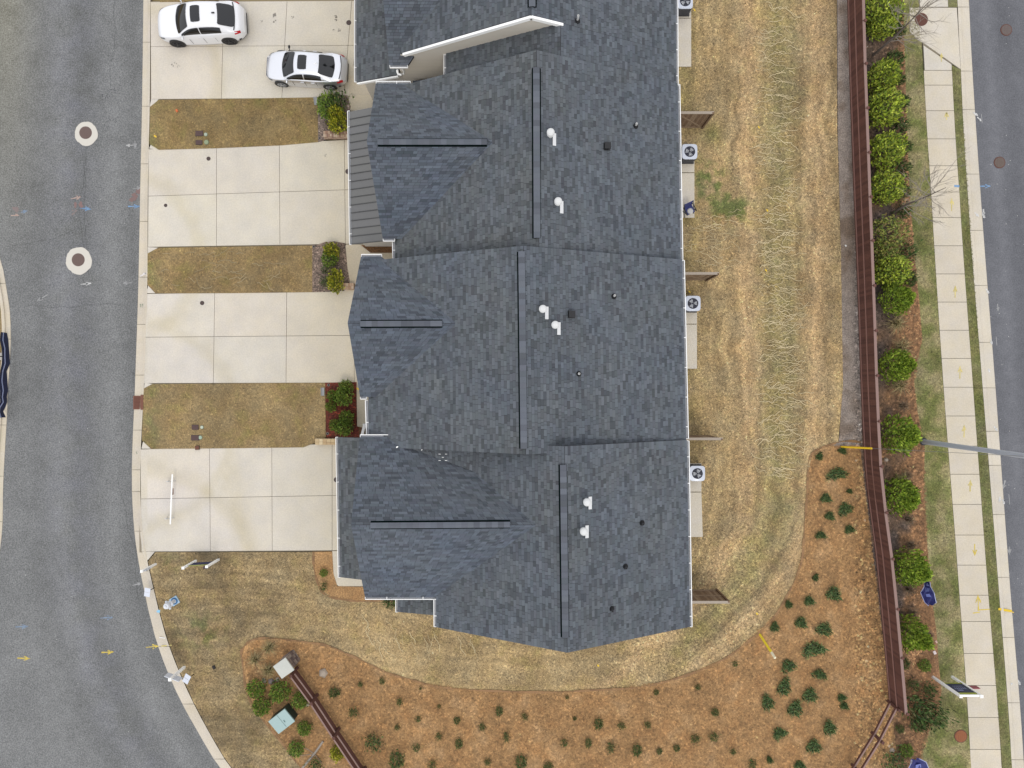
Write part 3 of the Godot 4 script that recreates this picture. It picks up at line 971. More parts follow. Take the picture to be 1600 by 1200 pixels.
# raised vent along a ridge, capped with shingles laid one over the next
func ridge_vent(house: Node3D, a: Vector3, b: Vector3, w: float = 0.145, drop: float = 0.04) -> void:
	var mb := MB.new()
	var f := (b - a).normalized()
	var r := f.cross(Vector3.UP).normalized()
	var up := Vector3(0, 0.075, 0)
	var dn := Vector3(0, -drop, 0)
	for s in [-1.0, 1.0]:
		var o: Vector3 = r * w * s
		var o2: Vector3 = r * (w + 0.06) * s
		mb.quad(a + o + dn - up * 0.4, b + o + dn - up * 0.4, b + o + dn + up, a + o + dn + up, Color.BLACK)
		mb.quad(a + o2 + dn * 1.9, b + o2 + dn * 1.9, b + o + dn + up * 0.4, a + o + dn + up * 0.4, Color.BLACK)
	mb.quad(a - r * w + dn - up, a + r * w + dn - up, a + r * w + dn + up * 0.9, a - r * w + dn + up * 0.9, Color.BLACK)
	mb.quad(b - r * w + dn - up, b + r * w + dn - up, b + r * w + dn + up * 0.9, b - r * w + dn + up * 0.9, Color.BLACK)
	for k in mb.c.size():
		mb.c[k] = lin(24, 26, 31)
	var part := obj("ridge_vent", mb, M.pitch, house)
	var n := int((b - a).length() / 0.26)
	for k in n:
		var p := a.lerp(b, float(k) / n)
		var q := a.lerp(b, float(k + 1) / n)
		var cap := MB.new()
		var cc := scaled(lin(98, 103, 112), rng.randf_range(0.72, 1.18))
		var lift := Vector3(0, 0.010, 0)
		for s in [-1.0, 1.0]:
			var o: Vector3 = r * w * s
			cap.quad(p + up + lift, q + up, q + o + dn + up, p + o + dn + up + lift, cc)
		cap.quad(p + up + lift, p + r * w + dn + up + lift, p + r * w + dn + up, p + up, cc)
		obj("cap_shingle", cap, M.shingle, part)

func gutter(house: Node3D, a: Vector3, b: Vector3, out: Vector3, ticks: bool = true) -> void:
	var mb := MB.new()
	var w := 0.10
	var hi := Color(0.86, 0.86, 0.85)
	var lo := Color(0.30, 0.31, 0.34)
	var dn := Vector3(0, -0.06, 0)
	var p := a + dn
	var q := b + dn
	var f := (b - a).normalized()
	mb.bar(p + out * (w + 0.015), q + out * (w + 0.015), 0.032, 0.12, hi)
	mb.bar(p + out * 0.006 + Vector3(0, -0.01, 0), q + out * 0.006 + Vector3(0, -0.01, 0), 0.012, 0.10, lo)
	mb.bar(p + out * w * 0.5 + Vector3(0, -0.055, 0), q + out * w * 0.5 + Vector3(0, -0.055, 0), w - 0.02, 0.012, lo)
	for e in [p, q]:
		mb.bar(e, e + out * w, 0.02, 0.115, hi)
	if ticks:
		var n := int((b - a).length() / 1.25)
		for k in n:
			var t := p.lerp(q, (k + 0.6) / n) + Vector3(0, 0.058, 0)
			mb.bar(t - out * 0.01, t + out * w, 0.03, 0.012, hi)
	obj("gutter", mb, M.gutter, house)
	if f == Vector3.ZERO:
		return

func wall_box(house: Node3D, x0: float, x1: float, z0: float, z1: float, top: float, m: Material = M.siding) -> void:
	var mb := MB.new()
	mb.slab(PackedVector2Array([Vector2(x0, z0), Vector2(x1, z0), Vector2(x1, z1), Vector2(x0, z1)]), 0.0, top)
	obj("wall", mb, m, house)

func gable(house: Node3D, a: Vector3, b: Vector3, top: Vector3, back: Vector3) -> void:
	var mb := MB.new()
	mb.tri(a, b, top)
	mb.tri(b + back, a + back, top + back)
	mb.quad(a, top, top + back, a + back)
	mb.quad(top, b, b + back, top + back)
	obj("gable_wall", mb, M.siding, house)

func garage_door(house: Node3D, x: float, z0: float, z1: float) -> void:
	var mb := MB.new()
	mb.box(Vector3(x - 0.02, 1.15, (z0 + z1) * 0.5), Vector3(0.06, 2.15, z1 - z0))
	var o := obj("garage_door", mb, M.white, house)
	for r in 4:
		var pm := MB.new()
		for k in 8:
			pm.box(Vector3(x - 0.06, 0.36 + r * 0.53, lerpf(z0, z1, (k + 0.5) / 8.0)), Vector3(0.03, 0.38, (z1 - z0) / 8.0 - 0.12))
		obj("door_panel", pm, M.offwhite, o)

# the point of a slope that falls eastwards from a ridge (x0, h0) which stands at this survey mark
func on_slope(px: float, py: float, x0: float, h0: float, fall: float) -> float:
	var h := h0
	for k in 8:
		h = h0 - fall * ((px - 800.0) * (EYE - h) / F - x0)
	return h

func roof_vent(house: Node3D, px: float, py: float, h: float, tall: float = 0.62, slope_e: float = 0.47) -> void:
	var c := P(px, py, h)
	var mb := MB.new()
	mb.lathe(c, [Vector2(0.085, -0.1), Vector2(0.085, tall - 0.18), Vector2(0.16, tall - 0.16), Vector2(0.175, tall - 0.10), Vector2(0.165, tall - 0.05), Vector2(0.10, tall), Vector2(0.0, tall + 0.015)], 18)
	mb.lathe(c, [Vector2(0.16, tall - 0.30), Vector2(0.165, tall - 0.24), Vector2(0.11, tall - 0.22), Vector2(0.085, tall - 0.215)], 18)
	var o := obj("flue_vent", mb, mat(226, 227, 226, 0.6), house)
	var pl := MB.new()
	var f := Vector3(1, -slope_e, 0).normalized()
	var up := f.cross(Vector3(0, 0, 1)).normalized()
	if up.y < 0:
		up = -up
	pl.box(c + f * 0.20 + up * 0.035 + Vector3(0, 0, 0.12), Vector3(0.17, 0.012, 0.56), Basis(f, up, Vector3(0, 0, 1)))
	obj("flashing", pl, mat(228, 229, 230, 0.5), o)

func pipe_boot(house: Node3D, px: float, py: float, h: float, pale: bool, tall: float = 0.34) -> void:
	var c := P(px, py, h)
	var mb := MB.new()
	mb.lathe(c, [Vector2(0.14, -0.08), Vector2(0.12, 0.05), Vector2(0.06, 0.14), Vector2(0.05, 0.15)], 14)
	var o := obj("pipe_boot", mb, M.black, house)
	var pi := MB.new()
	pi.lathe(c, [Vector2(0.05, -0.05), Vector2(0.05, tall), Vector2(0.03, tall), Vector2(0.03, tall - 0.06), Vector2(0.0, tall - 0.06)], 12)
	obj("pipe", pi, M.offwhite if pale else M.dark, o)

func box_vent(house: Node3D, px: float, py: float, h: float) -> void:
	var c := P(px, py, h)
	var mb := MB.new()
	mb.box(c + Vector3(0.0, 0.08, 0), Vector3(0.32, 0.03, 0.34), Basis(Vector3.FORWARD, 0.2))
	mb.box(c + Vector3(-0.02, 0.17, 0), Vector3(0.23, 0.16, 0.26), Basis(Vector3.FORWARD, 0.12))
	mb.box(c + Vector3(0.02, 0.26, 0), Vector3(0.29, 0.03, 0.30), Basis(Vector3.FORWARD, 0.12))
	obj("box_vent", mb, M.black, house)

func build_houses() -> void:
	tone.seed = 5
	tone.frequency = 0.5
	# --- the house nearest the top: a taller gable standing over a lower bay
	var t := thing("townhouse", "slate roofed townhouse at the top edge with exposed beige clapboard gable wall", "townhouse", Vector3.ZERO, "attached townhouses in one row")
	var zw := -16.33
	slope(t, V(8.05, 5.9, -25), V(8.09, 5.9, zw), V(0.85, 9.52, zw), V(0.85, 9.52, -25))
	slope(t, V(8.09, 5.9, zw), V(8.1, 5.9, -14.5), V(2.2, 8.845, -14.5), V(2.2, 8.845, zw))
	slope(t, V(-5.46, 5.86, zw - 0.02), V(-5.46, 5.86, -25), V(0.85, 9.52, -25), V(0.85, 9.52, zw - 0.02), 0.1)
	slope(t, V(-3.25, 5.9, -14.5), V(-3.25, 5.9, zw), V(2.2, 8.845, zw), V(2.2, 8.845, -14.5), 0.2)
	slope(t, V(-6.15, 5.4, -15.96), V(-5.22, 5.4, -15.96), V(-0.75, 8.6, -20.5), V(-6.15, 8.6, -20.5), -0.25)
	slope(t, V(-5.25, 5.4, -25.04), V(-6.15, 5.4, -25.04), V(-6.15, 8.6, -20.5), V(-0.75, 8.6, -20.5), -0.25)
	slope(t, V(-8.33, 2.9, -16.17), V(-8.33, 2.9, -25), V(-5.9, 3.85, -25), V(-5.9, 3.85, -16.17), 0.45)
	slope(t, V(-5.3, 3.0, -14.4), V(-5.3, 3.0, zw + 0.12), V(-3.0, 3.5, zw + 0.12), V(-3.0, 3.5, -14.4), -0.3, "porch_roof")
	ridge_vent(t, V(0.85, 9.52, -25), P(831.5, 11, 9.52))
	wall_box(t, -5.2, 7.8, -25, zw - 0.05, 5.55)
	wall_box(t, -2.9, 7.8, zw - 0.05, -14.7, 5.6)
	wall_box(t, -8.0, -5.2, -24.7, zw + 0.03, 2.75)
	# the siding of the gable wall, board over board
	var gw := MB.new()
	gw.slab(PackedVector2Array([Vector2(-5.85, zw - 0.2), Vector2(1.8, zw - 0.2), Vector2(1.8, zw - 0.06), Vector2(-5.85, zw - 0.06)]), 0.0, 5.5)
	var gwo := obj("gable_wall", gw, M.siding, t)
	for k in 41:
		var h0 := 2.2 + k * 0.18
		var h1 := h0 + 0.19
		var xl := -5.82 if h0 < 5.3 else maxf(-5.82, 0.85 - (9.32 - h0) / 0.58)
		var xr := minf(2.15, 8.09 - (h1 - 5.8) / 0.5)
		if h0 > 8.6:
			xr = minf(xr, 0.85 + (9.36 - h0) / 0.5)
		if xr - xl < 0.1:
			continue
		var cl := MB.new()
		var tt := rng.randf_range(0.97, 1.02)
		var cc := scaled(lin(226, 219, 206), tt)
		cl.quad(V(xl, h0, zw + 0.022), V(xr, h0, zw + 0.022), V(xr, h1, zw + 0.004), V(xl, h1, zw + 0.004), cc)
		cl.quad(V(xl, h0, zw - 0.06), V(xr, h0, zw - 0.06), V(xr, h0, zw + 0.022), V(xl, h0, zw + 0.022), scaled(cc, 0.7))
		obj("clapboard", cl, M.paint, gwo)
	var rk := MB.new()
	for e in [[V(0.87, 9.44, zw + 0.07), V(-5.35, 5.86, zw + 0.07)], [V(0.83, 9.44, zw + 0.07), V(2.28, 8.76, zw + 0.07)]]:
		rk.bar(e[0], e[1], 0.11, 0.20)
	obj("rake_board", rk, M.white, t)
	var rk2 := MB.new()
	rk2.bar(V(-8.3, 2.78, -16.13), V(-5.95, 3.68, -16.13), 0.07, 0.16)
	obj("rake_board", rk2, M.white, t)
	gutter(t, V(8.05, 5.9, -25), V(8.09, 5.9, -14.7), Vector3.RIGHT)
	gutter(t, V(-8.33, 2.9, -16.2), V(-8.33, 2.9, -25), Vector3.LEFT)
	gutter(t, V(-6.12, 5.42, -15.96), V(-5.22, 5.42, -15.96), Vector3.BACK, false)
	gutter(t, V(-3.25, 5.9, -14.6), V(-3.25, 5.9, zw + 0.05), Vector3.LEFT)
	var dp := MB.new()
	dp.tube([P(627, 103.5, 5.3), P(629, 107, 5.05), P(631, 112, 4.4), P(631, 115, 4.1), P(627, 117, 3.98), P(622.5, 116, 3.93), P(621, 112.5, 3.9), P(621, 110, 3.86)], [0.06, 0.06, 0.06, 0.06, 0.06, 0.06, 0.06, 0.06], 8)
	obj("downspout", dp, M.white, t)
	pipe_boot(t, 902, 33, on_slope(902, 33, 0.85, 9.52, 0.5), true, 0.5)
	garage_door(t, -8.02, -23.5, -18.5)

	# --- second house: metal shed roof over its garage
	var a := thing("townhouse", "slate roofed townhouse with dark grey standing seam metal roof over its garage", "townhouse", Vector3.ZERO, "attached townhouses in one row")
	slope(a, V(8.15, 6.0, -14.8), V(8.3, 6.0, -5.7), V(1.2, 9.5, -5.7), V(1.08, 9.5, -14.8))
	slope(a, V(-5.8, 5.66, -5.7), V(-5.86, 5.62, -14.75), V(1.08, 9.5, -14.8), V(1.2, 9.5, -5.7), 0.35)
	slope(a, V(-5.0, 5.85, -14.84), V(-6.74, 5.85, -14.84), V(-6.66, 8.4, -11.1), V(-0.7, 8.4, -11.1), -0.15)
	slope(a, V(-6.39, 5.85, -7.18), V(-5.3, 5.85, -7.18), V(-0.7, 8.4, -11.1), V(-6.66, 8.4, -11.1), -0.45)
	ridge_vent(a, P(838, 106, 9.5), P(839, 372, 9.5))
	ridge_vent(a, P(590, 222, 8.4), P(761, 222, 8.4), 0.13, 0.045)
	wall_box(a, -5.4, 7.9, -14.55, -5.95, 5.4)
	wall_box(a, -6.3, -5.3, -14.5, -7.5, 5.6)
	wall_box(a, -8.4, -6.2, -14.2, -7.9, 2.75)
	gable(a, V(-6.3, 5.6, -14.5), V(-6.3, 5.6, -7.5), V(-6.3, 8.1, -11.05), V(0.15, 0, 0))
	gutter(a, V(8.15, 6.0, -14.75), V(8.3, 6.0, -6.1), Vector3.RIGHT)
	gutter(a, V(-6.72, 5.87, -14.84), V(-5.02, 5.87, -14.84), Vector3.FORWARD)
	gutter(a, V(-6.37, 5.87, -7.18), V(-5.8, 5.87, -7.18), Vector3.BACK, false)
	gutter(a, V(-5.8, 5.68, -5.9), V(-5.83, 5.68, -7.15), Vector3.LEFT)
	# standing seam roof: pans and ribs
	var ms := MB.new()
	ms.quad(V(-8.68, 2.84, -14.62), V(-8.58, 2.84, -7.5), V(-6.0, 4.06, -7.5), V(-6.0, 4.06, -14.62))
	ms.quad(V(-6.0, 3.95, -14.62), V(-6.0, 3.95, -7.5), V(-8.58, 2.73, -7.5), V(-8.68, 2.73, -14.62))
	ms.quad(V(-8.58, 2.73, -7.5), V(-6.0, 3.95, -7.5), V(-6.0, 4.06, -7.5), V(-8.58, 2.84, -7.5))
	ms.quad(V(-6.0, 3.95, -14.62), V(-8.68, 2.73, -14.62), V(-8.68, 2.84, -14.62), V(-6.0, 4.06, -14.62))
	ms.quad(V(-8.68, 2.73, -14.62), V(-8.58, 2.73, -7.5), V(-8.58, 2.84, -7.5), V(-8.68, 2.84, -14.62))
	var mr := obj("metal_roof", ms, M.steel, a)
	for k in 17:
		var z0 := lerpf(-14.62, -7.5, k / 17.0)
		var z1 := lerpf(-14.62, -7.5, (k + 1) / 17.0)
		var xa := lerpf(-8.69, -8.59, k / 17.0)
		var pan := MB.new()
		pan.quad(V(xa, 2.85, z0 + 0.02), V(xa, 2.85, z1 - 0.02), V(-6.0, 4.072, z1 - 0.02), V(-6.0, 4.072, z0 + 0.02), scaled(lin(112, 112, 111), rng.randf_range(0.96, 1.04)))
		pan.quad(V(xa, 2.78, z0 + 0.02), V(xa, 2.78, z1 - 0.02), V(xa, 2.85, z1 - 0.02), V(xa, 2.85, z0 + 0.02), lin(70, 70, 70))
		var pm := vmat(0.42)
		obj("roof_pan", pan, pm, mr)
		var rib := MB.new()
		rib.bar(V(xa - 0.02, 2.865, z1), V(-6.0, 4.087, z1), 0.03, 0.035)
		obj("seam_rib", rib, M.seam, mr)
	gutter(a, V(-8.7, 2.88, -14.65), V(-8.6, 2.88, -7.48), Vector3.LEFT)
	roof_vent(a, 859.5, 213, on_slope(859.5, 213, 1.13, 9.5, 0.493))
	roof_vent(a, 871, 319, on_slope(871, 319, 1.13, 9.5, 0.493))
	box_vent(a, 948, 230, on_slope(948, 230, 1.13, 9.5, 0.493))
	pipe_boot(a, 993, 197, on_slope(993, 197, 1.13, 9.5, 0.493), true)
	garage_door(a, -8.42, -13.6, -8.6)

	# --- third house
	var b := thing("townhouse", "slate roofed townhouse with pointed front gable between red mulch and grey planting beds", "townhouse", Vector3.ZERO, "attached townhouses in one row")
	slope(b, V(8.25, 6.5, -6.05), V(8.45, 6.5, 3.05), V(0.6, 9.9, 3.08), V(0.5, 9.9, -6.05))
	slope(b, V(-7.02, 6.1, 3.08), V(-7.1, 6.1, -6.05), V(0.5, 9.9, -6.05), V(0.6, 9.9, 3.08), 0.1)
	slope(b, V(-6.35, 6.35, -6.2), V(-7.36, 6.35, -6.2), V(-7.55, 8.36, -2.79), V(-2.45, 8.36, -2.79), -0.25)
	slope(b, V(-7.42, 6.3, 0.62), V(-6.5, 6.3, 0.62), V(-2.45, 8.36, -2.79), V(-7.55, 8.36, -2.79), -0.45)
	ridge_vent(b, P(815, 393, 9.9), P(818.5, 701, 9.9))
	ridge_vent(b, P(563, 506, 8.36), P(691, 505.5, 8.36), 0.13, 0.045)
	wall_box(b, -6.6, 8.0, -5.9, 2.85, 5.85)
	wall_box(b, -7.05, -6.5, -5.9, 0.3, 6.05)
	gable(b, V(-7.05, 6.05, -5.9), V(-7.05, 6.05, 0.3), V(-7.05, 8.05, -2.79), V(0.15, 0, 0))
	gutter(b, V(8.25, 6.5, -6.0), V(8.45, 6.5, 2.65), Vector3.RIGHT)
	gutter(b, V(-7.34, 6.37, -6.2), V(-6.35, 6.37, -6.2), Vector3.FORWARD, false)
	gutter(b, V(-7.4, 6.32, 0.62), V(-7.1, 6.32, 0.62), Vector3.BACK, false)
	gutter(b, V(-7.08, 6.14, 0.8), V(-7.02, 6.14, 2.6), Vector3.LEFT)
	var dp2 := MB.new()
	dp2.bar(P(570, 663, 5.2), P(566, 679, 5.4), 0.13, 0.09)
	dp2.bar(P(568, 664, 0.3), P(570, 663, 5.2), 0.09, 0.12)
	obj("downspout", dp2, M.offwhite, b)
	roof_vent(b, 847.5, 484.5, on_slope(847.5, 484.5, 0.55, 9.9, 0.435))
	roof_vent(b, 866.5, 509, on_slope(866.5, 509, 0.55, 9.9, 0.435))
	box_vent(b, 892.5, 491.5, on_slope(892.5, 491.5, 0.55, 9.9, 0.435))
	pipe_boot(b, 959, 463, on_slope(959, 463, 0.55, 9.9, 0.435), true)
	pipe_boot(b, 904, 584, on_slope(904, 584, 0.55, 9.9, 0.435), true)
	garage_door(b, -7.08, -5.3, -0.4)

	# --- the end house
	var c := thing("townhouse", "end townhouse with slate hip and gable roof beside the pine straw bed", "townhouse", Vector3.ZERO, "attached townhouses in one row")
	slope(c, V(8.45, 6.6, 2.7), V(8.6, 6.6, 11.75), V(2.42, 9.87, 11.77), V(2.3, 9.87, 2.72))
	slope(c, V(-3.65, 6.66, 11.75), V(-3.75, 6.62, 2.72), V(2.3, 9.87, 2.72), V(2.42, 9.87, 11.77), 0.05)
	slope(c, V(-3.6, 6.6, 2.57), V(-7.37, 6.6, 2.57), V(-7.2, 9.2, 6.3), V(1.3, 9.2, 6.3), -0.2)
	slope(c, V(-7.12, 6.6, 10.3), V(-3.55, 6.6, 10.3), V(1.3, 9.2, 6.3), V(-7.2, 9.2, 6.3), -0.45)
	slope(c, V(-4.9, 7.06, 2.85), V(-4.7, 7.05, 3.12), V(-1.45, 7.86, 4.2), V(-1.35, 7.91, 2.85), 0.1, "roof_cricket")
	slope(c, V(-9.17, 3.0, 10.33), V(-9.3, 3.0, 2.84), V(-6.8, 3.95, 2.84), V(-6.8, 3.95, 10.33), 0.4)
	slope(c, V(-5.9, 4.2, 11.8), V(-5.9, 4.2, 9.9), V(-3.45, 5.02, 9.9), V(-3.45, 5.02, 11.75), 0.3, "porch_roof")
	ridge_vent(c, P(880, 726, 9.87), P(883.5, 996, 9.87))
	ridge_vent(c, P(579, 821, 9.2), P(797, 819.5, 9.2), 0.13, 0.045)
	wall_box(c, -3.3, 8.2, 2.95, 11.4, 6.4)
	wall_box(c, -6.9, -3.2, 2.95, 10.0, 6.3)
	wall_box(c, -8.9, -6.8, 3.1, 10.1, 2.85)
	gable(c, V(-3.3, 6.4, 11.4), V(8.2, 6.4, 11.4), V(2.42, 9.55, 11.4), V(0, 0, -0.15))
	gable(c, V(-6.9, 6.3, 2.95), V(-6.9, 6.3, 10.0), V(-6.9, 8.85, 6.3), V(0.15, 0, 0))
	gutter(c, V(8.45, 6.6, 2.75), V(8.6, 6.6, 11.75), Vector3.RIGHT)
	gutter(c, V(-9.3, 3.02, 2.84), V(-9.17, 3.02, 10.33), Vector3.LEFT)
	gutter(c, V(-7.34, 6.62, 2.57), V(-5.95, 6.62, 2.57), Vector3.FORWARD, false)
	gutter(c, V(-7.1, 6.62, 10.3), V(-3.6, 6.62, 10.3), Vector3.BACK)
	gutter(c, V(-3.66, 6.68, 10.4), V(-3.65, 6.68, 11.72), Vector3.LEFT)
	gutter(c, V(-5.9, 4.22, 10.6), V(-5.9, 4.22, 11.8), Vector3.LEFT, false)
	for k in [[-5.75, 11.6], [-5.75, 10.2]]:
		var po := MB.new()
		po.box(V(k[0], 2.05, k[1]), Vector3(0.18, 4.1, 0.18))
		obj("porch_post", po, M.white, c)
	var fl := MB.new()
	for e in [[620.5, 698.5, 0.10, 0.06, 7.0], [659, 703, 0.05, 0.03, 7.9]]:
		fl.box(P(e[0], e[1], e[4]), Vector3(e[2], 0.015, e[3]), Basis(Vector3.UP, 0.5))
	for e in [[687, 709.5], [697, 709.5], [692, 714.5], [687, 719.5], [697, 719.5]]:
		fl.box(P(e[0], e[1], 7.76 + 0.016 * (e[0] - 687)), Vector3(0.10, 0.02, 0.016))
	obj("flashing", fl, M.white, c)
	roof_vent(c, 915.5, 782, on_slope(915.5, 782, 2.37, 9.87, 0.527))
	roof_vent(c, 910.5, 827, on_slope(910.5, 827, 2.37, 9.87, 0.527))
	pipe_boot(c, 1003, 817, on_slope(1003, 817, 2.37, 9.87, 0.527), false)
	pipe_boot(c, 977, 885, on_slope(977, 885, 2.37, 9.87, 0.527), false)
	pipe_boot(c, 955.5, 951, on_slope(955.5, 951, 2.37, 9.87, 0.527), false)
	garage_door(c, -8.92, 3.9, 8.9)

# ---------------------------------------------------------------- vehicles
func lerp_list(l: Array, x: float) -> float:
	for k in range(0, l.size() - 2, 2):
		if x <= l[k + 2]:
			var t: float = clampf((x - l[k]) / (l[k + 2] - l[k]), 0.0, 1.0)
			var d: float = l[k + 2] - l[k]
			var m0: float = (l[k + 3] - l[k + 1])
			var m1: float = m0
			if k > 0:
				m0 = 0.5 * (m0 + (l[k + 1] - l[k - 1]) / (l[k] - l[k - 2]) * d)
			if k + 5 < l.size():
				m1 = 0.5 * (m1 + (l[k + 5] - l[k + 3]) / (l[k + 4] - l[k + 2]) * d)
			var t2 := t * t
			var t3 := t2 * t
			return (2.0 * t3 - 3.0 * t2 + 1.0) * l[k + 1] + (t3 - 2.0 * t2 + t) * m0 + (3.0 * t2 - 2.0 * t3) * l[k + 3] + (t3 - t2) * m1
	return l[l.size() - 1]

func car(called: String, label: String, cat: String, at: Vector3, turn: float, d: Dictionary) -> void:
	var o := thing(called, label, cat, at, "cars parked on the top driveway")
	o.rotation.y = turn
	var L: float = d.L
	var W: float = d.W * 0.5
	var paint := mat(247, 248, 251, 0.22)
	paint.clearcoat_enabled = true
	paint.clearcoat = 0.8
	if d.has("silver"):
		paint = StandardMaterial3D.new()
		paint.albedo_color = Color(0.86, 0.865, 0.88)
		paint.metallic = 0.85
		paint.roughness = 0.36
		paint.clearcoat_enabled = true
	var glass := StandardMaterial3D.new()
	glass.albedo_color = Color(0.05, 0.058, 0.07)
	glass.roughness = 0.06
	glass.metallic_specular = 0.55
	var trim := mat(26, 27, 31, 0.5)
	# lower body
	var rows := []
	for k in 41:
		var f := k / 40.0
		f = f * f * (3.0 - 2.0 * f) * 0.35 + f * 0.65
		var w := W * lerp_list(d.plan, f)
		var deck := lerp_list(d.deck, f)
		var sill := lerp_list([0.0, 0.36, 0.06, 0.24, 0.94, 0.26, 1.0, 0.42], f)
		var half := [Vector2(0.88 * w, sill), Vector2(0.975 * w, sill + 0.10), Vector2(w, sill + 0.26), Vector2(0.992 * w, lerpf(sill + 0.26, deck - 0.06, 0.6)), Vector2(0.955 * w, deck - 0.075), Vector2(0.89 * w, deck - 0.025), Vector2(0.7 * w, deck), Vector2(0.35 * w, deck + 0.025), Vector2(0.0, deck + 0.032)]
		var row := PackedVector3Array()
		for p in half:
			row.append(Vector3((f - 0.5) * L, p.y, p.x))
		for q in range(half.size() - 2, -1, -1):
			row.append(Vector3((f - 0.5) * L, half[q].y, -half[q].x))
		rows.append(row)
	var mb := MB.new()
	mb.grid(rows, Color.WHITE, true)
	for e in [0, 40]:
		var r: PackedVector3Array = rows[e]
		var m := r.size()
		for k in m / 2:
			if e == 0:
				mb.quad(r[k], r[k + 1], r[m - 2 - k], r[m - 1 - k])
			else:
				mb.quad(r[m - 1 - k], r[m - 2 - k], r[k + 1], r[k])
	obj("body", mb, paint, o)
	# cabin: one surface, with panes set on it
	var surf := func(f: float, t: float, lift: float) -> Vector3:
		var yr := lerp_list(d.top, f)
		var yb := lerp_list(d.deck, f) - 0.03
		var wr := W * lerp_list(d.roof_w, f)
		var wb := W * 0.90 * minf(1.0, lerp_list(d.plan, f) + 0.02)
		var at2 := absf(t)
		var z := 0.0
		var y := 0.0
		var crown := 0.055
		if at2 < 0.5:
			var q := at2 / 0.5
			z = wr * q
			y = yr - crown * q * q
		else:
			var q := (at2 - 0.5) / 0.5
			z = lerpf(wr, maxf(wb, wr), q) + 0.05 * sin(q * PI) * W
			y = lerpf(yr - crown, minf(yb, yr - crown), q)
		y += lift * (1.0 if at2 < 0.55 else 0.3)
		z += lift * (0.0 if at2 < 0.5 else 1.0)
		var bend := 0.0     # glass edges bow forward at the front and back at the rear
		var c0: float = d.cabin[0]
		var c3: float = d.cabin[3]
		if f < 0.5:
			bend = -0.13 * (1.0 - minf(1.0, (at2 / 0.5) * (at2 / 0.5))) * clampf((0.55 - f) / (0.55 - c0), 0.0, 1.0)
		else:
			bend = 0.13 * (1.0 - minf(1.0, (at2 / 0.5) * (at2 / 0.5))) * clampf((f - 0.55) / (c3 - 0.55), 0.0, 1.0)
		return Vector3((f - 0.5) * L + bend, y, z * signf(t) if t != 0.0 else 0.0)
	var pane := func(called2: String, f0: float, f1: float, t0: float, t1: float, nf: int, nt: int, lift: float, m: Material, corner: float = 0.0) -> void:
		var g := []
		for k in nf + 1:
			var f := lerpf(f0, f1, float(k) / nf)
			var row := PackedVector3Array()
			var e := corner * pow(absf(2.0 * k / nf - 1.0), 6.0) * (t1 - t0)
			for q in nt + 1:
				row.append(surf.call(f, lerpf(t0 + e, t1 - e, float(q) / nt), lift))
			g.append(row)
		var pm := MB.new()
		pm.grid(g, Color.WHITE, false)
		obj(called2, pm, m, o)
	var c: Array = d.cabin
	pane.call("cabin", c[0], c[3], -1.0, 1.0, 28, 24, 0.0, paint)
	pane.call("windscreen", c[0] + 0.004, c[1] - 0.006, -0.475, 0.475, 10, 14, 0.024, glass, 0.03)
	pane.call("rear_window", c[2] + 0.008, c[3] - 0.012, -0.46, 0.46, 10, 14, 0.028, glass, 0.05)
	pane.call("sunroof", d.sun[0], d.sun[1], -0.34, 0.34, 4, 8, 0.022, glass, 0.04)
	for s in [-1.0, 1.0]:
		for wnd in d.side:
			pane.call("side_window", wnd[0], wnd[1], 0.57 * s, 0.95 * s, 8, 4, 0.012, glass, 0.02)
		# mirror, lamps, handles, wheels
		var mir := MB.new()
		var ms := []
		for k in 7:
			var an := PI * k / 6.0
			var row := PackedVector3Array()
			for q in 9:
				var bb := TAU * q / 8.0
				row.append(Vector3((c[0] + 0.055 - 0.5) * L + cos(an) * 0.06, lerp_list(d.deck, 0.35) + 0.06 + sin(an) * cos(bb) * 0.08, (W + 0.09) * s + sin(an) * sin(bb) * 0.11))
			ms.append(row)
		mir.grid(ms)
		mir.bar(Vector3((c[0] + 0.06 - 0.5) * L, lerp_list(d.deck, 0.35), W * 0.92 * s), Vector3((c[0] + 0.055 - 0.5) * L, lerp_list(d.deck, 0.35) + 0.05, (W + 0.05) * s), 0.04, 0.04)
		obj("wing_mirror", mir, trim if (d.has("silver") and s < 0) else paint, o)
		var tl := MB.new()
		var tg := []
		for k in 6:
			var f := lerpf(d.tail[0], d.tail[1], k / 5.0)
			var row := PackedVector3Array()
			for q in 4:
				var w := W * lerp_list(d.plan, f)
				var deck := lerp_list(d.deck, f)
				var tt := q / 3.0
				row.append(Vector3((f - 0.5) * L + 0.012, deck - 0.02 - 0.16 * tt * (0.4 + 0.6 * (1.0 - k / 7.0)), (lerpf(0.88, 1.004, tt) * w + 0.008) * s))
			tg.append(row)
		tl.grid(tg, Color.WHITE, s > 0)
		obj("tail_light", tl, mat(190, 32, 40, 0.25), o)
		var hl := MB.new()
		var hg := []
		for k in 6:
			var f := lerpf(0.018, 0.085, k / 5.0)
			var row := PackedVector3Array()
			for q in 4:
				var w := W * lerp_list(d.plan, f)
				var deck := lerp_list(d.deck, f)
				var tt := q / 3.0
				row.append(Vector3((f - 0.5) * L - 0.006, deck - 0.06 - 0.11 * tt, (lerpf(0.955, 1.002, tt) * w + 0.006) * s))
			hg.append(row)
		hl.grid(hg, Color.WHITE, s > 0)
		obj("headlight", hl, mat(120, 124, 130, 0.15), o)
		for f in d.handles:
			var hd := MB.new()
			hd.box(Vector3((f - 0.5) * L, lerp_list(d.deck, f) - 0.15, (W + 0.012) * s), Vector3(0.2, 0.035, 0.035))
			obj("door_handle", hd, paint, o)
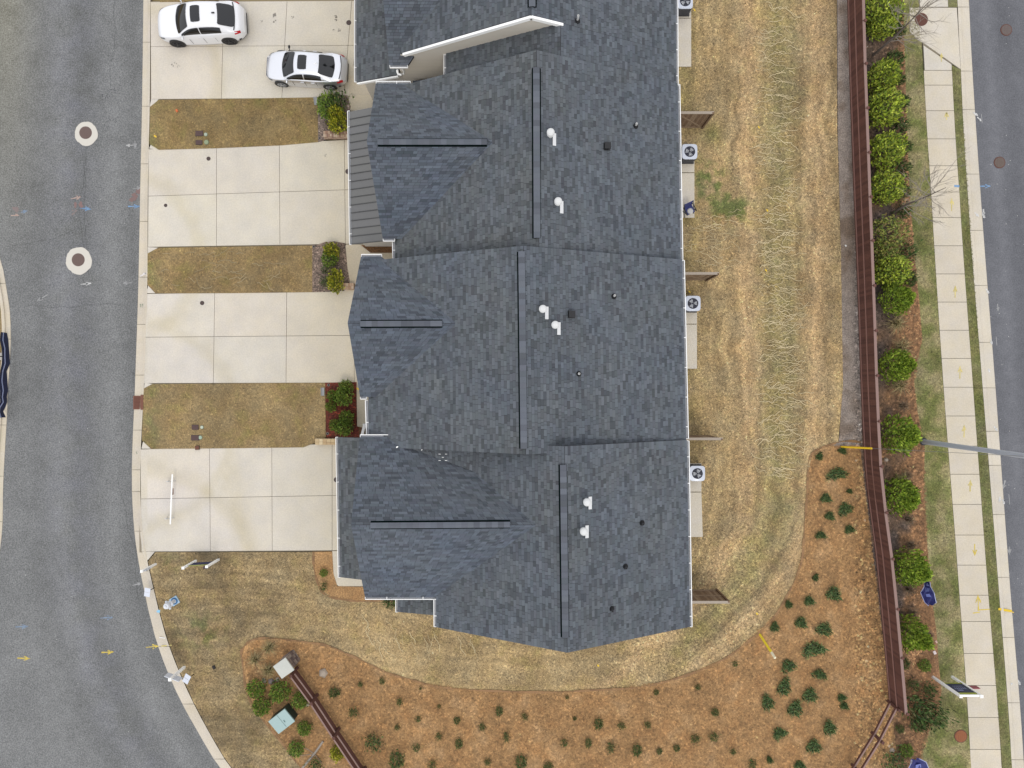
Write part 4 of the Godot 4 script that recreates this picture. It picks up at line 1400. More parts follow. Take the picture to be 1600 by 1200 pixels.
		for f in d.seams:     # shut lines of the doors
			var sm := MB.new()
			sm.box(Vector3((f - 0.5) * L, 0.60, (W * 0.999) * s), Vector3(0.014, 0.52, 0.012))
			obj("door_seam", sm, trim, o)
		for ax in d.axles:
			var wh := MB.new()
			var R: float = d.R
			var pts := [Vector3(ax, R, (W - 0.20) * s), Vector3(ax, R, (W - 0.02) * s)]
			var arch := MB.new()
			arch.tube([Vector3(ax, R + 0.02, (W - 0.3) * s), Vector3(ax, R + 0.02, (W + 0.006) * s)], [R + 0.07, R + 0.065], 24)
			obj("wheel_arch", arch, trim, o)
			wh.tube([pts[0], pts[0].lerp(pts[1], 0.15), pts[0].lerp(pts[1], 0.9), pts[1] + Vector3(0, 0, 0.03 * s)], [R * 0.93, R, R, R * 0.92], 24)
			var wo := obj("wheel", wh, mat(30, 30, 33, 0.8), o)
			var rim := MB.new()
			var rz: float = pts[1].z + 0.035 * s
			for q in 5:
				var an := TAU * q / 5.0 + 0.3
				rim.bar(Vector3(ax, R, rz), Vector3(ax + cos(an) * R * 0.7, R + sin(an) * R * 0.7, rz - 0.01 * s), 0.07, 0.05)
			rim.tube([Vector3(ax, R, rz - 0.02 * s), Vector3(ax, R, rz + 0.015 * s)], [0.07, 0.05], 10)
			for q in 20:
				var a0 := TAU * q / 20.0
				var a1 := TAU * (q + 1) / 20.0
				rim.bar(Vector3(ax + cos(a0) * R * 0.72, R + sin(a0) * R * 0.72, rz - 0.012 * s), Vector3(ax + cos(a1) * R * 0.72, R + sin(a1) * R * 0.72, rz - 0.012 * s), 0.03, 0.03)
			obj("rim", rim, mat(70, 70, 74, 0.4, 0.6) if d.has("dark_rims") else mat(196, 198, 202, 0.35, 0.5), wo)
	# tailgate fittings, bumper strip, plate recess
	var sp := MB.new()
	for k in 12:
		var t0 := k / 12.0 * 2.0 - 1.0
		var t1 := (k + 1) / 12.0 * 2.0 - 1.0
		var f: float = d.lip
		var y: float = lerp_list(d.deck, f) + d.lip_y
		var ww := W * lerp_list(d.plan, f) * 0.84
		sp.bar(Vector3((f - 0.5) * L + 0.08 * (1 - t0 * t0), y, t0 * ww), Vector3((f - 0.5) * L + 0.08 * (1 - t1 * t1), y, t1 * ww), 0.05, 0.03)
	obj("tailgate_strip", sp, trim, o)
	var pl := MB.new()
	pl.box(Vector3(L * 0.5 - 0.02, 0.64, 0), Vector3(0.05, 0.13, 0.5))
	obj("number_plate", pl, mat(210, 212, 214, 0.5), o)
	var df := MB.new()
	df.box(Vector3(L * 0.5 - 0.015, 0.40, 0), Vector3(0.06, 0.12, W * 1.15))
	for s in [-1.0, 1.0]:
		df.bar(Vector3(L * 0.5 - 0.02, 0.42, W * 0.55 * s), Vector3(L * 0.5 - 0.42, 0.46, W * 0.97 * s), 0.05, 0.08)
	obj("rear_valance", df, trim, o)
	var gr := MB.new()
	gr.box(Vector3(-L * 0.5 - 0.005, 0.50, 0), Vector3(0.03, 0.14, 0.7))
	obj("grille", gr, trim, o)
	var wip := MB.new()
	for s in [-0.35, 0.15]:
		wip.bar(surf.call(c[0] + 0.012, s, 0.03), surf.call(c[0] + 0.035, s + 0.30, 0.03), 0.025, 0.02)
	obj("wiper", wip, trim, o)
	var wm := MB.new()
	var w0: Vector3 = surf.call(lerpf(c[1], c[2], 0.9), 0.0, 0.02)
	wm.box(w0 + Vector3(0, 0.02, 0), Vector3(0.16, 0.05, 0.06))
	obj("aerial_fin", wm, trim if not d.has("silver") else paint, o)

func build_cars() -> void:
	car("parked_suv", "white coupe style suv with black wheels parked nose to the street", "car", Vector3(-17.55, LOT + 0.013, -20.42), 0.05, {
		"L": 4.92, "W": 2.0, "R": 0.37, "axles": [-1.52, 1.42], "dark_rims": true,
		"plan": [0.0, 0.60, 0.03, 0.76, 0.10, 0.90, 0.22, 0.985, 0.4, 0.99, 0.75, 1.0, 0.88, 0.95, 0.96, 0.84, 1.0, 0.66],
		"deck": [0.0, 0.66, 0.03, 0.82, 0.10, 0.95, 0.22, 1.05, 0.32, 1.12, 0.6, 1.15, 0.8, 1.18, 0.93, 1.16, 0.97, 1.05, 1.0, 0.80],
		"cabin": [0.265, 0.42, 0.735, 0.91], "top": [0.265, 1.08, 0.34, 1.38, 0.42, 1.61, 0.5, 1.69, 0.62, 1.68, 0.735, 1.59, 0.83, 1.40, 0.91, 1.17],
		"roof_w": [0.265, 0.84, 0.42, 0.70, 0.55, 0.67, 0.73, 0.66, 0.91, 0.68],
		"sun": [0.465, 0.565], "side": [[0.305, 0.525], [0.535, 0.765]], "tail": [0.90, 0.965], "handles": [0.50, 0.64], "seams": [0.37, 0.53, 0.665], "lip": 0.905, "lip_y": 0.03})
	car("parked_sedan", "white and silver sedan parked beside the green planting bed by the house", "car", Vector3(-11.62, LOT + 0.013, -17.86), -0.062, {
		"L": 4.55, "W": 1.78, "R": 0.32, "axles": [-1.45, 1.31], "silver": true,
		"plan": [0.0, 0.58, 0.03, 0.76, 0.09, 0.90, 0.2, 0.98, 0.4, 1.0, 0.72, 1.0, 0.88, 0.94, 0.96, 0.84, 1.0, 0.68],
		"deck": [0.0, 0.56, 0.03, 0.68, 0.10, 0.78, 0.22, 0.88, 0.32, 0.95, 0.6, 0.97, 0.8, 1.0, 0.90, 1.01, 0.96, 0.96, 1.0, 0.70],
		"cabin": [0.24, 0.40, 0.675, 0.86], "top": [0.24, 0.91, 0.32, 1.18, 0.40, 1.37, 0.47, 1.43, 0.58, 1.43, 0.675, 1.36, 0.77, 1.17, 0.86, 0.99],
		"roof_w": [0.24, 0.84, 0.40, 0.69, 0.5, 0.66, 0.66, 0.66, 0.86, 0.76],
		"sun": [0.445, 0.545], "side": [[0.285, 0.495], [0.51, 0.715]], "tail": [0.90, 0.97], "handles": [0.47, 0.60], "seams": [0.35, 0.50, 0.64], "lip": 0.93, "lip_y": 0.0})

# ---------------------------------------------------------------- machines, screens, fences
func ac_unit(label: String, px: float, py: float, turn: float, y: float) -> void:
	var c := P(px, py, 0.9 + y)
	var o := thing("air_conditioner", label, "air conditioner", Vector3(c.x, y, c.z), "air conditioners behind the houses")
	var cab := MB.new()
	cab.box(Vector3(0, 0.04, 0), Vector3(0.86, 0.08, 0.86))
	cab.box(Vector3(0, 0.45, 0), Vector3(0.74, 0.78, 0.74))
	obj("cabinet", cab, mat(60, 60, 64, 0.7), o)
	for s in 4:
		var sl := MB.new()
		var bs := Basis(Vector3.UP, PI / 2 * s)
		for k in 14:
			sl.box(bs * Vector3(0.385, 0.10 + k * 0.052, 0), Vector3(0.03, 0.018, 0.72), bs)
		obj("louvre_panel", sl, mat(82, 83, 88, 0.6), o)
	var top := MB.new()       # square top with rounded corners and a round opening
	var n := 40
	for k in n:
		var a0 := TAU * k / n
		var a1 := TAU * (k + 1) / n
		var q := []
		for an in [a0, a1]:
			var ca := cos(an)
			var sa := sin(an)
			var ex := pow(pow(absf(ca), 6.0) + pow(absf(sa), 6.0), -1.0 / 6.0)
			q.append([Vector3(ca * ex * 0.425, 0.855, sa * ex * 0.425), Vector3(ca * ex * 0.435, 0.83, sa * ex * 0.435), Vector3(ca * 0.305, 0.87, sa * 0.305), Vector3(ca * 0.29, 0.80, sa * 0.29)])
		top.quad(q[1][2], q[0][2], q[0][0], q[1][0])
		top.quad(q[1][0], q[0][0], q[0][1], q[1][1])
		top.quad(q[1][3], q[0][3], q[0][2], q[1][2])
	obj("top_panel", top, M.chrome, o)
	var well := MB.new()
	well.lathe(Vector3(0, 0, 0), [Vector2(0.30, 0.845), Vector2(0.29, 0.842), Vector2(0.0, 0.8415)], 28)
	obj("fan_well", well, mat(44, 46, 62, 0.7), o)
	for k in 3:
		var bl := MB.new()
		var an := turn + TAU * k / 3.0
		var g := []
		for e in 4:
			var row := PackedVector3Array()
			for w in 3:
				var rr := 0.05 + e * 0.06
				var off := (w - 1) * (0.05 + e * 0.022)
				row.append(Vector3(cos(an) * rr - sin(an) * off, 0.852 + (w - 1) * 0.006, sin(an) * rr + cos(an) * off))
			g.append(row)
		bl.grid(g)
		obj("fan_blade", bl, mat(196, 200, 206, 0.4), o)
	var gd := MB.new()
	for k in 12:
		var an := TAU * k / 12.0
		gd.bar(Vector3(cos(an) * 0.06, 0.875, sin(an) * 0.06), Vector3(cos(an) * 0.30, 0.873, sin(an) * 0.30), 0.008, 0.006)
	for rr in [0.12, 0.21]:
		for k in 24:
			var a0 := TAU * k / 24.0
			var a1 := TAU * (k + 1) / 24.0
			gd.bar(Vector3(cos(a0) * rr, 0.876, sin(a0) * rr), Vector3(cos(a1) * rr, 0.876, sin(a1) * rr), 0.006, 0.006)
	obj("fan_guard", gd, mat(70, 72, 84, 0.5), o)
	var ln := MB.new()
	ln.tube([Vector3(-0.37, 0.25, 0.25), Vector3(-0.46, 0.22, 0.30), Vector3(-0.55, 0.12, 0.36), Vector3(-0.62, 0.25, 0.30), Vector3(-0.75, 0.3, 0.2)], [0.025, 0.025, 0.025, 0.025, 0.025], 6)
	obj("refrigerant_line", ln, M.black, o)

func privacy_screen(label: String, x0: float, x1: float, z: float, h: float, face: float, braced: bool) -> void:
	var o := thing("privacy_screen", label, "fence", Vector3(x0, LOT, z), "wooden privacy screens between the back gardens")
	var n := int((x1 - x0) / 0.145)
	var bm := MB.new()
	bm.box(Vector3(0, h * 0.5, 0), Vector3(0.136, h - 0.1, 0.022))
	var meshes := []
	for m in M.board:
		meshes.append(bm.mesh(m))
	for k in n:
		var b := inst("board", meshes[rng.randi_range(0, 2)], o)
		b.position = Vector3((k + 0.5) * (x1 - x0) / n, rng.randf_range(-0.01, 0.01), 0)
	for y in ([0.12, h - 0.12] if braced else [0.12, h * 0.5, h - 0.12]):
		var r := MB.new()
		r.box(Vector3((x1 - x0) * 0.5, y, 0.035 * face), Vector3(x1 - x0, 0.09, 0.045))
		obj("rail", r, M.board[2], o)
	if braced:
		var br := MB.new()
		br.bar(Vector3((x1 - x0) * 0.36, h - 0.18, 0.035 * face), Vector3((x1 - x0) - 0.12, 0.18, 0.035 * face), 0.045, 0.09)
		obj("brace", br, M.board[2], o)
	for x in ([0.05, (x1 - x0) * 0.33, x1 - x0] if braced else [0.05, x1 - x0]):
		var p := MB.new()
		p.box(Vector3(x, h * 0.5, 0.05 * face), Vector3(0.1, h, 0.1))
		obj("post", p, M.board[1], o)
	var cp := MB.new()
	cp.box(Vector3((x1 - x0) * 0.5, h - 0.02, 0.02 * face), Vector3(x1 - x0 + 0.1, 0.035, 0.14))
	obj("cap_rail", cp, mat(176, 164, 150), o)

const FENCE := [-40, 1321, 60, 1323, 300, 1331, 450, 1337, 600, 1342, 690, 1346, 760, 1351, 830, 1361, 900, 1369, 1000, 1378, 1092, 1386]

func build_fences() -> void:
	var o := thing("board_fence", "long reddish brown board fence between back lawn and shrub border", "fence")
	# walk the line and stand a board every 14.2 cm
	var pts := []
	for k in 401:
		var y := lerpf(-40, 1092, k / 400.0)
		pts.append(P(along(FENCE, y), y, 0))
	var bm := MB.new()
	bm.box(Vector3(0, 0.93, 0), Vector3(0.018, 1.74, 0.137))
	var meshes := []
	for m in M.fence:
		meshes.append(bm.mesh(m))
	var acc := 0.0
	var post_acc := 1.2
	var count := 0
	var last: Vector3 = pts[0]
	var post_last := last
	for k in range(1, pts.size()):
		var seg: Vector3 = pts[k] - last
		while seg.length() >= 0.1425:
			var f := seg.normalized()
			var p := last + f * 0.071
			var b := inst("board", meshes[rng.randi_range(0, 2)], o)
			b.position = p + Vector3(0, LOT + rng.randf_range(-0.008, 0.008), 0)
			b.rotation.y = atan2(f.x, f.z)
			last += f * 0.1425
			count += 1
			seg = pts[k] - last
	var tops := [-40, 35, 102, 171, 240, 309, 377, 447, 517, 587, 658, 728, 800, 872, 950, 1026, 1092]
	for k in tops.size():
		var y: float = 600 + (tops[k] - 600) * 0.957 if tops[k] < 1092 else 1091.0
		var p := P(along(FENCE, y), y, 0)
		if k + 1 < tops.size():
			var y2: float = 600 + (tops[k + 1] - 600) * 0.957 if tops[k + 1] < 1092 else 1092.0
			var q := P(along(FENCE, y2), y2, 0)
			for e in [[0.27, -0.03, 0.035, 0.07], [0.98, -0.03, 0.035, 0.07]]:
				var r := MB.new()
				r.bar(p + Vector3(e[1], LOT + e[0], 0), q + Vector3(e[1], LOT + e[0], 0), e[2], e[3])
				obj("rail", r, mat(158, 118, 106, 0.8), o)
			var cp := MB.new()
			cp.bar(p + Vector3(0.03, LOT + 1.82, 0.02), q + Vector3(0.03, LOT + 1.82, -0.02), 0.15, 0.036)
			obj("cap_board", cp, M.cap, o)
		var po := MB.new()
		po.box(p + Vector3(0.07, LOT + 0.92, 0), Vector3(0.10, 1.84, 0.10))
		po.box(p + Vector3(0.085, LOT + 1.87, 0), Vector3(0.13, 0.07, 0.13))
		obj("post", po, M.fence[0], o)
	ranch_fence("dark brown rail fence running from stone pillar across the pine straw", [[466, 1041], [497, 1083], [531, 1135], [572, 1196], [612, 1256]], 0.42)
	ranch_fence("short dark brown rail fence angling away from the end of the board fence", [[1385, 1093], [1360, 1142], [1329, 1192], [1296, 1246]], 0.16)

func ranch_fence(label: String, line: Array, deep: float) -> void:
	var o := thing("rail_fence", label, "fence", Vector3.ZERO, "low rail fences")
	for k in line.size():
		var p := P(line[k][0], line[k][1], 0)
		var dirn: Vector3 = (P(line[mini(k + 1, line.size() - 1)][0], line[mini(k + 1, line.size() - 1)][1], 0) - P(line[maxi(k - 1, 0)][0], line[maxi(k - 1, 0)][1], 0)).normalized()
		var po := MB.new()
		po.box(p + Vector3(0, 0.70 + 0.02, 0), Vector3(0.15, 1.36, 0.15), Basis(Vector3.UP, atan2(dirn.x, dirn.z)))
		obj("post", po, M.fence[1], o)
		if k + 1 < line.size():
			var q := P(line[k + 1][0], line[k + 1][1], 0)
			var side: Vector3 = dirn.cross(Vector3.UP) * 0.09
			for y in ([0.45, 1.05] if deep > 0.3 else [0.5, 1.15]):
				var r := MB.new()
				r.bar(p + side + Vector3(0, y, 0), q + side + Vector3(0, y, 0), 0.045, deep)
				obj("rail", r, M.fence[0], o)
				var sd := MB.new()
				sd.bar(p + side + Vector3(0, y + deep * 0.5 + 0.018, 0), q + side + Vector3(0, y + deep * 0.5 + 0.018, 0), 0.075, 0.03)
				obj("rail_edge", sd, M.cap, o)

# ---------------------------------------------------------------- plants
var protos := {}

func leaf(mb: MB, p: Vector3, n: Vector3, along_dir: Vector3, l: float, w: float, col: Color) -> void:
	var a := along_dir.normalized()
	var s := a.cross(n).normalized() * w * 0.5
	var mid := p + a * l * 0.5 + n * w * 0.18
	mb.tri(p, mid + s, p + a * l, col)
	mb.tri(p, p + a * l, mid - s, scaled(col, 0.94))

func pick(c: Array) -> Color:
	var a: Color = c[rng.randi_range(0, c.size() - 1)]
	return scaled(a, rng.randf_range(1.15, 1.85))

func proto(key: String, called: String, parts: Array) -> void:
	var o := Node3D.new()
	o.name = called
	for p in parts:
		obj(p[0], p[1], M.leaf if p[0] != "stem" else M.bark, o)
	protos[key] = o

# a rounded leafy crown of radius 1 and height h: shell of leaves in clumps
func crown(n: int, h: float, pointed: float, l: float, w: float, cols: Array, rough: float, upright: float, seed: int) -> MB:
	var mb := MB.new()
	var f := FastNoiseLite.new()
	f.seed = seed
	f.frequency = 1.3
	for k in n:
		var t := rng.randf()
		var y := pow(t, 0.85)
		var r := 0.0
		if pointed > 0.0:
			r = (1.0 - pow(y, 1.25)) * (0.72 + 0.28 * smoothstep(0.0, 0.16, y)) + 0.03
		else:
			r = sqrt(maxf(0.0, 1.0 - pow(absf(y * 1.55 - 0.55), 2.4)))
		var an := rng.randf() * TAU
		var d := Vector3(cos(an), 0, sin(an))
		var bump := 1.0 + rough * f.get_noise_3d(d.x * 1.4, y * h * 1.4, d.z * 1.4)
		var depth := 1.0 - 0.34 * pow(rng.randf(), 1.8)
		if rng.randf() < 0.25:
			depth *= rng.randf_range(0.35, 0.9)
		var p := Vector3(d.x * r * bump * depth, (0.10 + 0.90 * y * (0.7 + 0.3 * depth)) * h * (0.9 + 0.1 * bump), d.z * r * bump * depth)
		var out := (d * (1.0 - y * 0.75) + Vector3.UP * (0.25 + y)).normalized()
		var side := (d.cross(Vector3.UP) * rng.randf_range(-1, 1) + out * rng.randf_range(0.2, 0.9) + Vector3.UP * upright + Vector3(rng.randf_range(-0.5, 0.5), rng.randf_range(-0.3, 0.3), rng.randf_range(-0.5, 0.5))).normalized()
		var nn := (out + Vector3(rng.randf_range(-0.6, 0.6), rng.randf_range(-0.2, 0.6), rng.randf_range(-0.6, 0.6))).normalized()
		leaf(mb, p, nn, side, l * rng.randf_range(0.7, 1.3), w * rng.randf_range(0.7, 1.3), pick(cols))
	return mb

func stems(n: int, spread: float, h: float, r: float) -> MB:
	var mb := MB.new()
	for k in n:
		var an := TAU * k / n + rng.randf_range(-0.4, 0.4)
		var e := Vector3(cos(an) * spread * rng.randf_range(0.5, 1.0), h * rng.randf_range(0.7, 1.0), sin(an) * spread * rng.randf_range(0.5, 1.0))
		mb.tube([Vector3(0, -0.05, 0), e * Vector3(0.3, 0.5, 0.3), e], [r, r * 0.8, r * 0.35], 5, Color.WHITE, false)
	return mb

func blades(n: int, l: float, w: float, base: float, cols: Array, droop: float) -> MB:
	var mb := MB.new()
	for k in n:
		var an := rng.randf() * TAU
		var d := Vector3(cos(an), 0, sin(an))
		var s := d.cross(Vector3.UP) * w * 0.5
		var ra := rng.randf() * TAU
		var p := Vector3(cos(ra), 0, sin(ra)) * base * sqrt(rng.randf()) * (1.0 + 0.25 * sin(ra * 3.0))
		p.y = -0.03
		var ll := l * rng.randf_range(0.6, 1.15)
		var lean := rng.randf_range(0.15, 1.0) * droop
		var m := p + d * ll * 0.35 * lean + Vector3.UP * ll * 0.55
		var e := p + d * ll * 0.95 * lean + Vector3.UP * ll * (0.75 - 0.45 * lean)
		var c := pick(cols)
		mb.quad(p - s, p + s, m + s, m - s, c)
		mb.tri(m - s, m + s, e, c)
	return mb

func make_protos() -> void:
	var bright := [lin(146, 160, 46), lin(122, 142, 38), lin(164, 174, 64), lin(98, 118, 32), lin(70, 86, 28), lin(126, 134, 46)]
	var thuja := [lin(136, 158, 48), lin(114, 140, 40), lin(154, 172, 64), lin(86, 110, 34), lin(124, 142, 48)]
	var olive := [lin(116, 122, 50), lin(100, 112, 44), lin(130, 128, 62), lin(78, 92, 38), lin(110, 94, 56)]
	var deep := [lin(78, 104, 52), lin(62, 86, 42), lin(96, 120, 64), lin(50, 66, 36), lin(112, 108, 72)]
	var fresh := [lin(106, 128, 48), lin(90, 116, 40), lin(128, 146, 58), lin(72, 92, 38)]
	for k in 3:
		proto("broad%d" % k, "evergreen_bush", [["foliage", crown(1500, 1.5, 0.0, 0.19, 0.10, bright, 0.40, 0.0, 60 + k)], ["stem", stems(7, 0.6, 1.1, 0.035)]])
		proto("olive%d" % k, "evergreen_bush", [["foliage", crown(1000, 1.35, 0.0, 0.17, 0.09, olive, 0.45, 0.0, 70 + k)], ["stem", stems(8, 0.7, 1.1, 0.03)]])
		proto("thuja%d" % k, "conical_evergreen", [["foliage", crown(2400, 2.7, 1.0, 0.24, 0.09, thuja, 0.34, 0.7, 80 + k)], ["stem", stems(3, 0.15, 2.2, 0.05)]])
		proto("deep%d" % k, "small_shrub", [["foliage", crown([420, 260, 330][k], 0.95, 0.0, 0.34, 0.13, deep, [0.6, 1.2, 1.6][k], 0.3, 90 + k)], ["stem", stems(5, 0.5, 0.7, 0.03)]])
		proto("fresh%d" % k, "leafy_shrub", [["foliage", crown(560, 1.1, 0.0, 0.26, 0.15, fresh, 0.4, 0.1, 100 + k)], ["stem", stems(6, 0.5, 0.8, 0.03)]])
		proto("lily%d" % k, "grassy_clump", [["foliage", blades(230, 0.62, 0.05, 0.62, [lin(70, 94, 46), lin(56, 78, 36), lin(92, 112, 62), lin(40, 56, 28)], 1.0)]])
		proto("tan%d" % k, "ornamental_grass", [["foliage", blades(240, 1.0, 0.018, 0.14, [lin(158, 140, 98), lin(130, 116, 78), lin(110, 108, 64), lin(84, 70, 48)], 1.1)]])
		proto("brown%d" % k, "dormant_shrub", [["foliage", blades(150, 0.9, 0.016, 0.12, [lin(98, 80, 62), lin(82, 66, 52), lin(118, 98, 76), lin(70, 68, 44)], 0.9)]])
		proto("limey%d" % k, "leafy_shrub", [["foliage", crown(620, 1.1, 0.0, 0.30, 0.15, [lin(166, 164, 42), lin(136, 142, 38), lin(184, 178, 66), lin(104, 114, 36)], 0.5, 0.25, 110 + k)], ["stem", stems(6, 0.5, 0.8, 0.03)]])

# px, py: middle of the crown as seen; r in metres; height in metres
func plant(key: String, px: float, py: float, r: float, h: float, label: String, cat: String, group: String = "", rz: float = 0.0) -> void:
	var k := key + str(rng.randi_range(0, 2))
	var heights := {"broad": 1.5, "olive": 1.35, "thuja": 2.7, "deep": 0.95, "fresh": 1.1, "lily": 0.55, "tan": 0.8, "brown": 0.8, "limey": 1.1}
	var p := P(px, py, LOT + h * (0.45 if key != "thuja" else 0.3))
	var sy: float = h / heights[key]
	var o := dup(protos[k], label, Vector3(p.x, LOT + 0.03, p.z), 0.0, Vector3(r, sy, r if rz == 0.0 else rz))
	if rz == 0.0:
		o.rotation.y = rng.randf() * TAU
	elif key == "lily":
		o.rotation.y = rng.randf_range(-0.5, 0.5)
	o.set_meta("category", cat)
	if group:
		o.set_meta("group", group)

func ordinal(k: int) -> String:
	return ["first", "second", "third", "fourth", "fifth", "sixth", "seventh", "eighth", "ninth", "tenth", "eleventh", "twelfth", "thirteenth", "fourteenth", "fifteenth", "sixteenth"][k]

func bare_tree(label: String, px: float, py: float, hub: Vector3, tip: Vector3, seed: int) -> void:
	rng.seed = seed
	var b := P(px, py, LOT)
	var o := thing("bare_tree", label, "tree", b, "young leafless trees in the border")
	var trunk := MB.new()
	trunk.tube([Vector3(0, -0.1, 0), (hub - b) * 0.5 + Vector3(0.03, 0, -0.02), hub - b, (hub - b).lerp(tip - b, 0.5) + Vector3(-0.04, 0, 0.05), tip - b], [0.075, 0.065, 0.055, 0.034, 0.014], 7)
	obj("trunk", trunk, mat(112, 102, 94), o)
	var limb := func(self_ref: Callable, mb: MB, p: Vector3, d: Vector3, l: float, r: float, depth: int) -> void:
		var q := p + d * l * 0.5 + Vector3(rng.randf_range(-1, 1), rng.randf_range(-0.6, 0.6), rng.randf_range(-1, 1)) * l * 0.06
		var e := p + d * l + Vector3(rng.randf_range(-1, 1), rng.randf_range(-0.4, 0.8), rng.randf_range(-1, 1)) * l * 0.1
		mb.tube([p, q, e], [r, r * 0.8, r * 0.5], 5, Color.WHITE, false)
		if depth > 0:
			for k in 3:
				var t := rng.randf_range(0.35, 1.0)
				var nd := (d + Vector3(rng.randf_range(-1, 1), rng.randf_range(-0.3, 0.8), rng.randf_range(-1, 1)) * 0.75).normalized()
				self_ref.call(self_ref, mb, p.lerp(e, t), nd, l * rng.randf_range(0.45, 0.7), maxf(r * 0.6, 0.007), depth - 1)
	for k in 17:
		var mb := MB.new()
		var t := rng.randf_range(0.25, 0.95)
		var p := (hub - b).lerp(tip - b, t * 0.8) if k > 3 else (hub - b) * rng.randf_range(0.7, 1.0)
		var an := TAU * k / 17.0 + rng.randf_range(-0.3, 0.3)
		var d := Vector3(cos(an), rng.randf_range(0.25, 0.7), sin(an)).normalized()
		limb.call(limb, mb, p, d, rng.randf_range(0.8, 1.6), 0.019, 2)
		obj("branch", mb, mat(150, 141, 130), o)

func build_plants() -> void:
	rng.seed = 77
	make_protos()
	var g1 := "rounded evergreen bushes along the fence"
	plant("broad", 1379, 16, 0.98, 1.7, "bright green rounded bush at the top edge beside the brown fence", "bush", g1)
	plant("broad", 1377, 40, 0.72, 1.5, "bright green rounded bush just above the upper bare tree, next to the fence", "bush", g1)
	plant("broad", 1378, 121, 0.80, 1.8, "bright green rounded bush just below the upper bare tree, by the fence", "bush", g1)
	plant("broad", 1380, 169, 0.98, 2.0, "largest lime green rounded bush, second below the upper bare tree", "bush", g1)
	plant("broad", 1384, 235, 0.92, 1.9, "bright green rounded bush third below the upper bare tree", "bush", g1)
	plant("broad", 1384, 293, 0.88, 1.7, "bright green rounded bush just above the lower bare tree", "bush", g1)
	plant("olive", 1386, 368, 1.05, 1.5, "dull olive sparse bush just below the lower bare tree", "bush", g1)
	plant("olive", 1380, 398, 0.8, 1.2, "dark olive low bush tucked against the fence between two larger bushes", "bush", g1)
	plant("broad", 1393, 424, 0.9, 1.6, "yellowish green rounded bush above the first cone shaped evergreen", "bush", g1)
	var g2 := "cone shaped evergreens along the fence"
	plant("thuja", 1398, 468, 0.94, 2.5, "cone shaped evergreen, topmost of the row and touching the rounded bushes", "evergreen", g2)
	plant("thuja", 1397, 571, 0.98, 2.7, "cone shaped evergreen standing alone above the one with the light pole", "evergreen", g2)
	plant("thuja", 1403, 679, 1.14, 2.6, "cone shaped evergreen right beside the base of the light pole", "evergreen", g2)
	plant("thuja", 1403, 774, 1.10, 2.6, "cone shaped evergreen just below the light pole", "evergreen", g2)
	plant("thuja", 1419, 886, 1.10, 2.7, "cone shaped evergreen just above the dark blue feather flag", "evergreen", g2)
	plant("thuja", 1420, 988, 0.98, 2.9, "pointed cone shaped evergreen just below the dark blue feather flag", "evergreen", g2)
	var small := [["deep", 1397, 30, 0.42, 0.8], ["deep", 1402, 50, 0.36, 0.7], ["deep", 1395, 95, 0.45, 0.8], ["deep", 1402, 126, 0.34, 0.7], ["deep", 1408, 160, 0.34, 0.7], ["deep", 1404, 199, 0.46, 0.8], ["deep", 1411, 231, 0.34, 0.7], ["deep", 1406, 263, 0.46, 0.8], ["deep", 1408, 300, 0.42, 0.7], ["deep", 1410, 330, 0.4, 0.7], ["deep", 1416, 394, 0.5, 0.8], ["deep", 1418, 436, 0.42, 0.7]]
	for k in small.size():
		var s: Array = small[k]
		plant(s[0], s[1], s[2], s[3], s[4], "small dark green shrub, %s from the top along the grass edge of the fence border" % ordinal(k), "shrub", "small dark shrubs on the border edge")
	var tufts := [["tan", 1400, 505, 0.95], ["tan", 1408, 542, 0.85], ["tan", 1405, 602, 0.95], ["brown", 1411, 634, 0.85], ["tan", 1408, 752, 0.9], ["brown", 1418, 742, 0.7], ["brown", 1421, 812, 0.85], ["brown", 1424, 852, 0.85], ["brown", 1422, 922, 0.75], ["brown", 1426, 958, 0.8], ["brown", 1453, 992, 0.65]]
	for k in tufts.size():
		var s: Array = tufts[k]
		plant(s[0], s[1], s[2], s[3], 0.75, "%s dry tuft, %s from top among the cone shaped evergreens" % ["tan grassy" if s[0] == "tan" else "brown dormant", ordinal(k)], "ornamental grass", "dry grass tufts in the fence border")
	bare_tree("leafless young tree reaching over the rusty round lid in the sidewalk", 1362, 88, P(1402, 54, 2.4), P(1452, 2, 5.4), 501)
	bare_tree("leafless young tree between green and olive bushes, twigs over the sidewalk", 1392, 334, P(1418, 319, 2.2), P(1478, 293, 5.2), 502)
	rng.seed = 88
	# beds by the front doors
	plant("fresh", 512, 168, 0.53, 0.9, "olive green spreading shrub beside the downspout block in the top planting bed", "shrub", "", 0.75)
	plant("deep", 528, 160, 0.52, 1.0, "tall dark green shrub at the top right of the top planting bed", "shrub")
	plant("limey", 527, 178, 0.43, 0.9, "yellow green shrub in the middle of the top planting bed", "shrub")
	plant("limey", 528, 196, 0.48, 1.0, "bright yellow green shrub above the low brick wall", "shrub")
	plant("brown", 512, 194, 0.45, 0.6, "brown dormant tuft above the low brick wall", "ornamental grass")
	plant("limey", 519, 391, 0.39, 1.0, "tall yellow green shrub at top of the grey mulch bed", "shrub")
	plant("fresh", 516, 405, 0.43, 0.8, "green shrub just below the tall one in the grey mulch bed", "shrub")
	plant("deep", 509, 421, 0.27, 0.45, "small round dark shrub, upper of two in the grey mulch bed", "shrub")
	plant("deep", 508, 441, 0.26, 0.45, "small round dark shrub, lower of two in the grey mulch bed", "shrub")
	plant("limey", 525, 440, 0.41, 1.1, "bright yellow green upright shrub at bottom of the grey mulch bed", "shrub", "", 0.62)
	plant("fresh", 541, 604, 0.36, 0.9, "leafy shrub at the top right of the red mulch bed", "shrub")
	plant("fresh", 536, 620, 0.50, 0.9, "broad leafy shrub in the upper middle of the red mulch bed", "shrub")
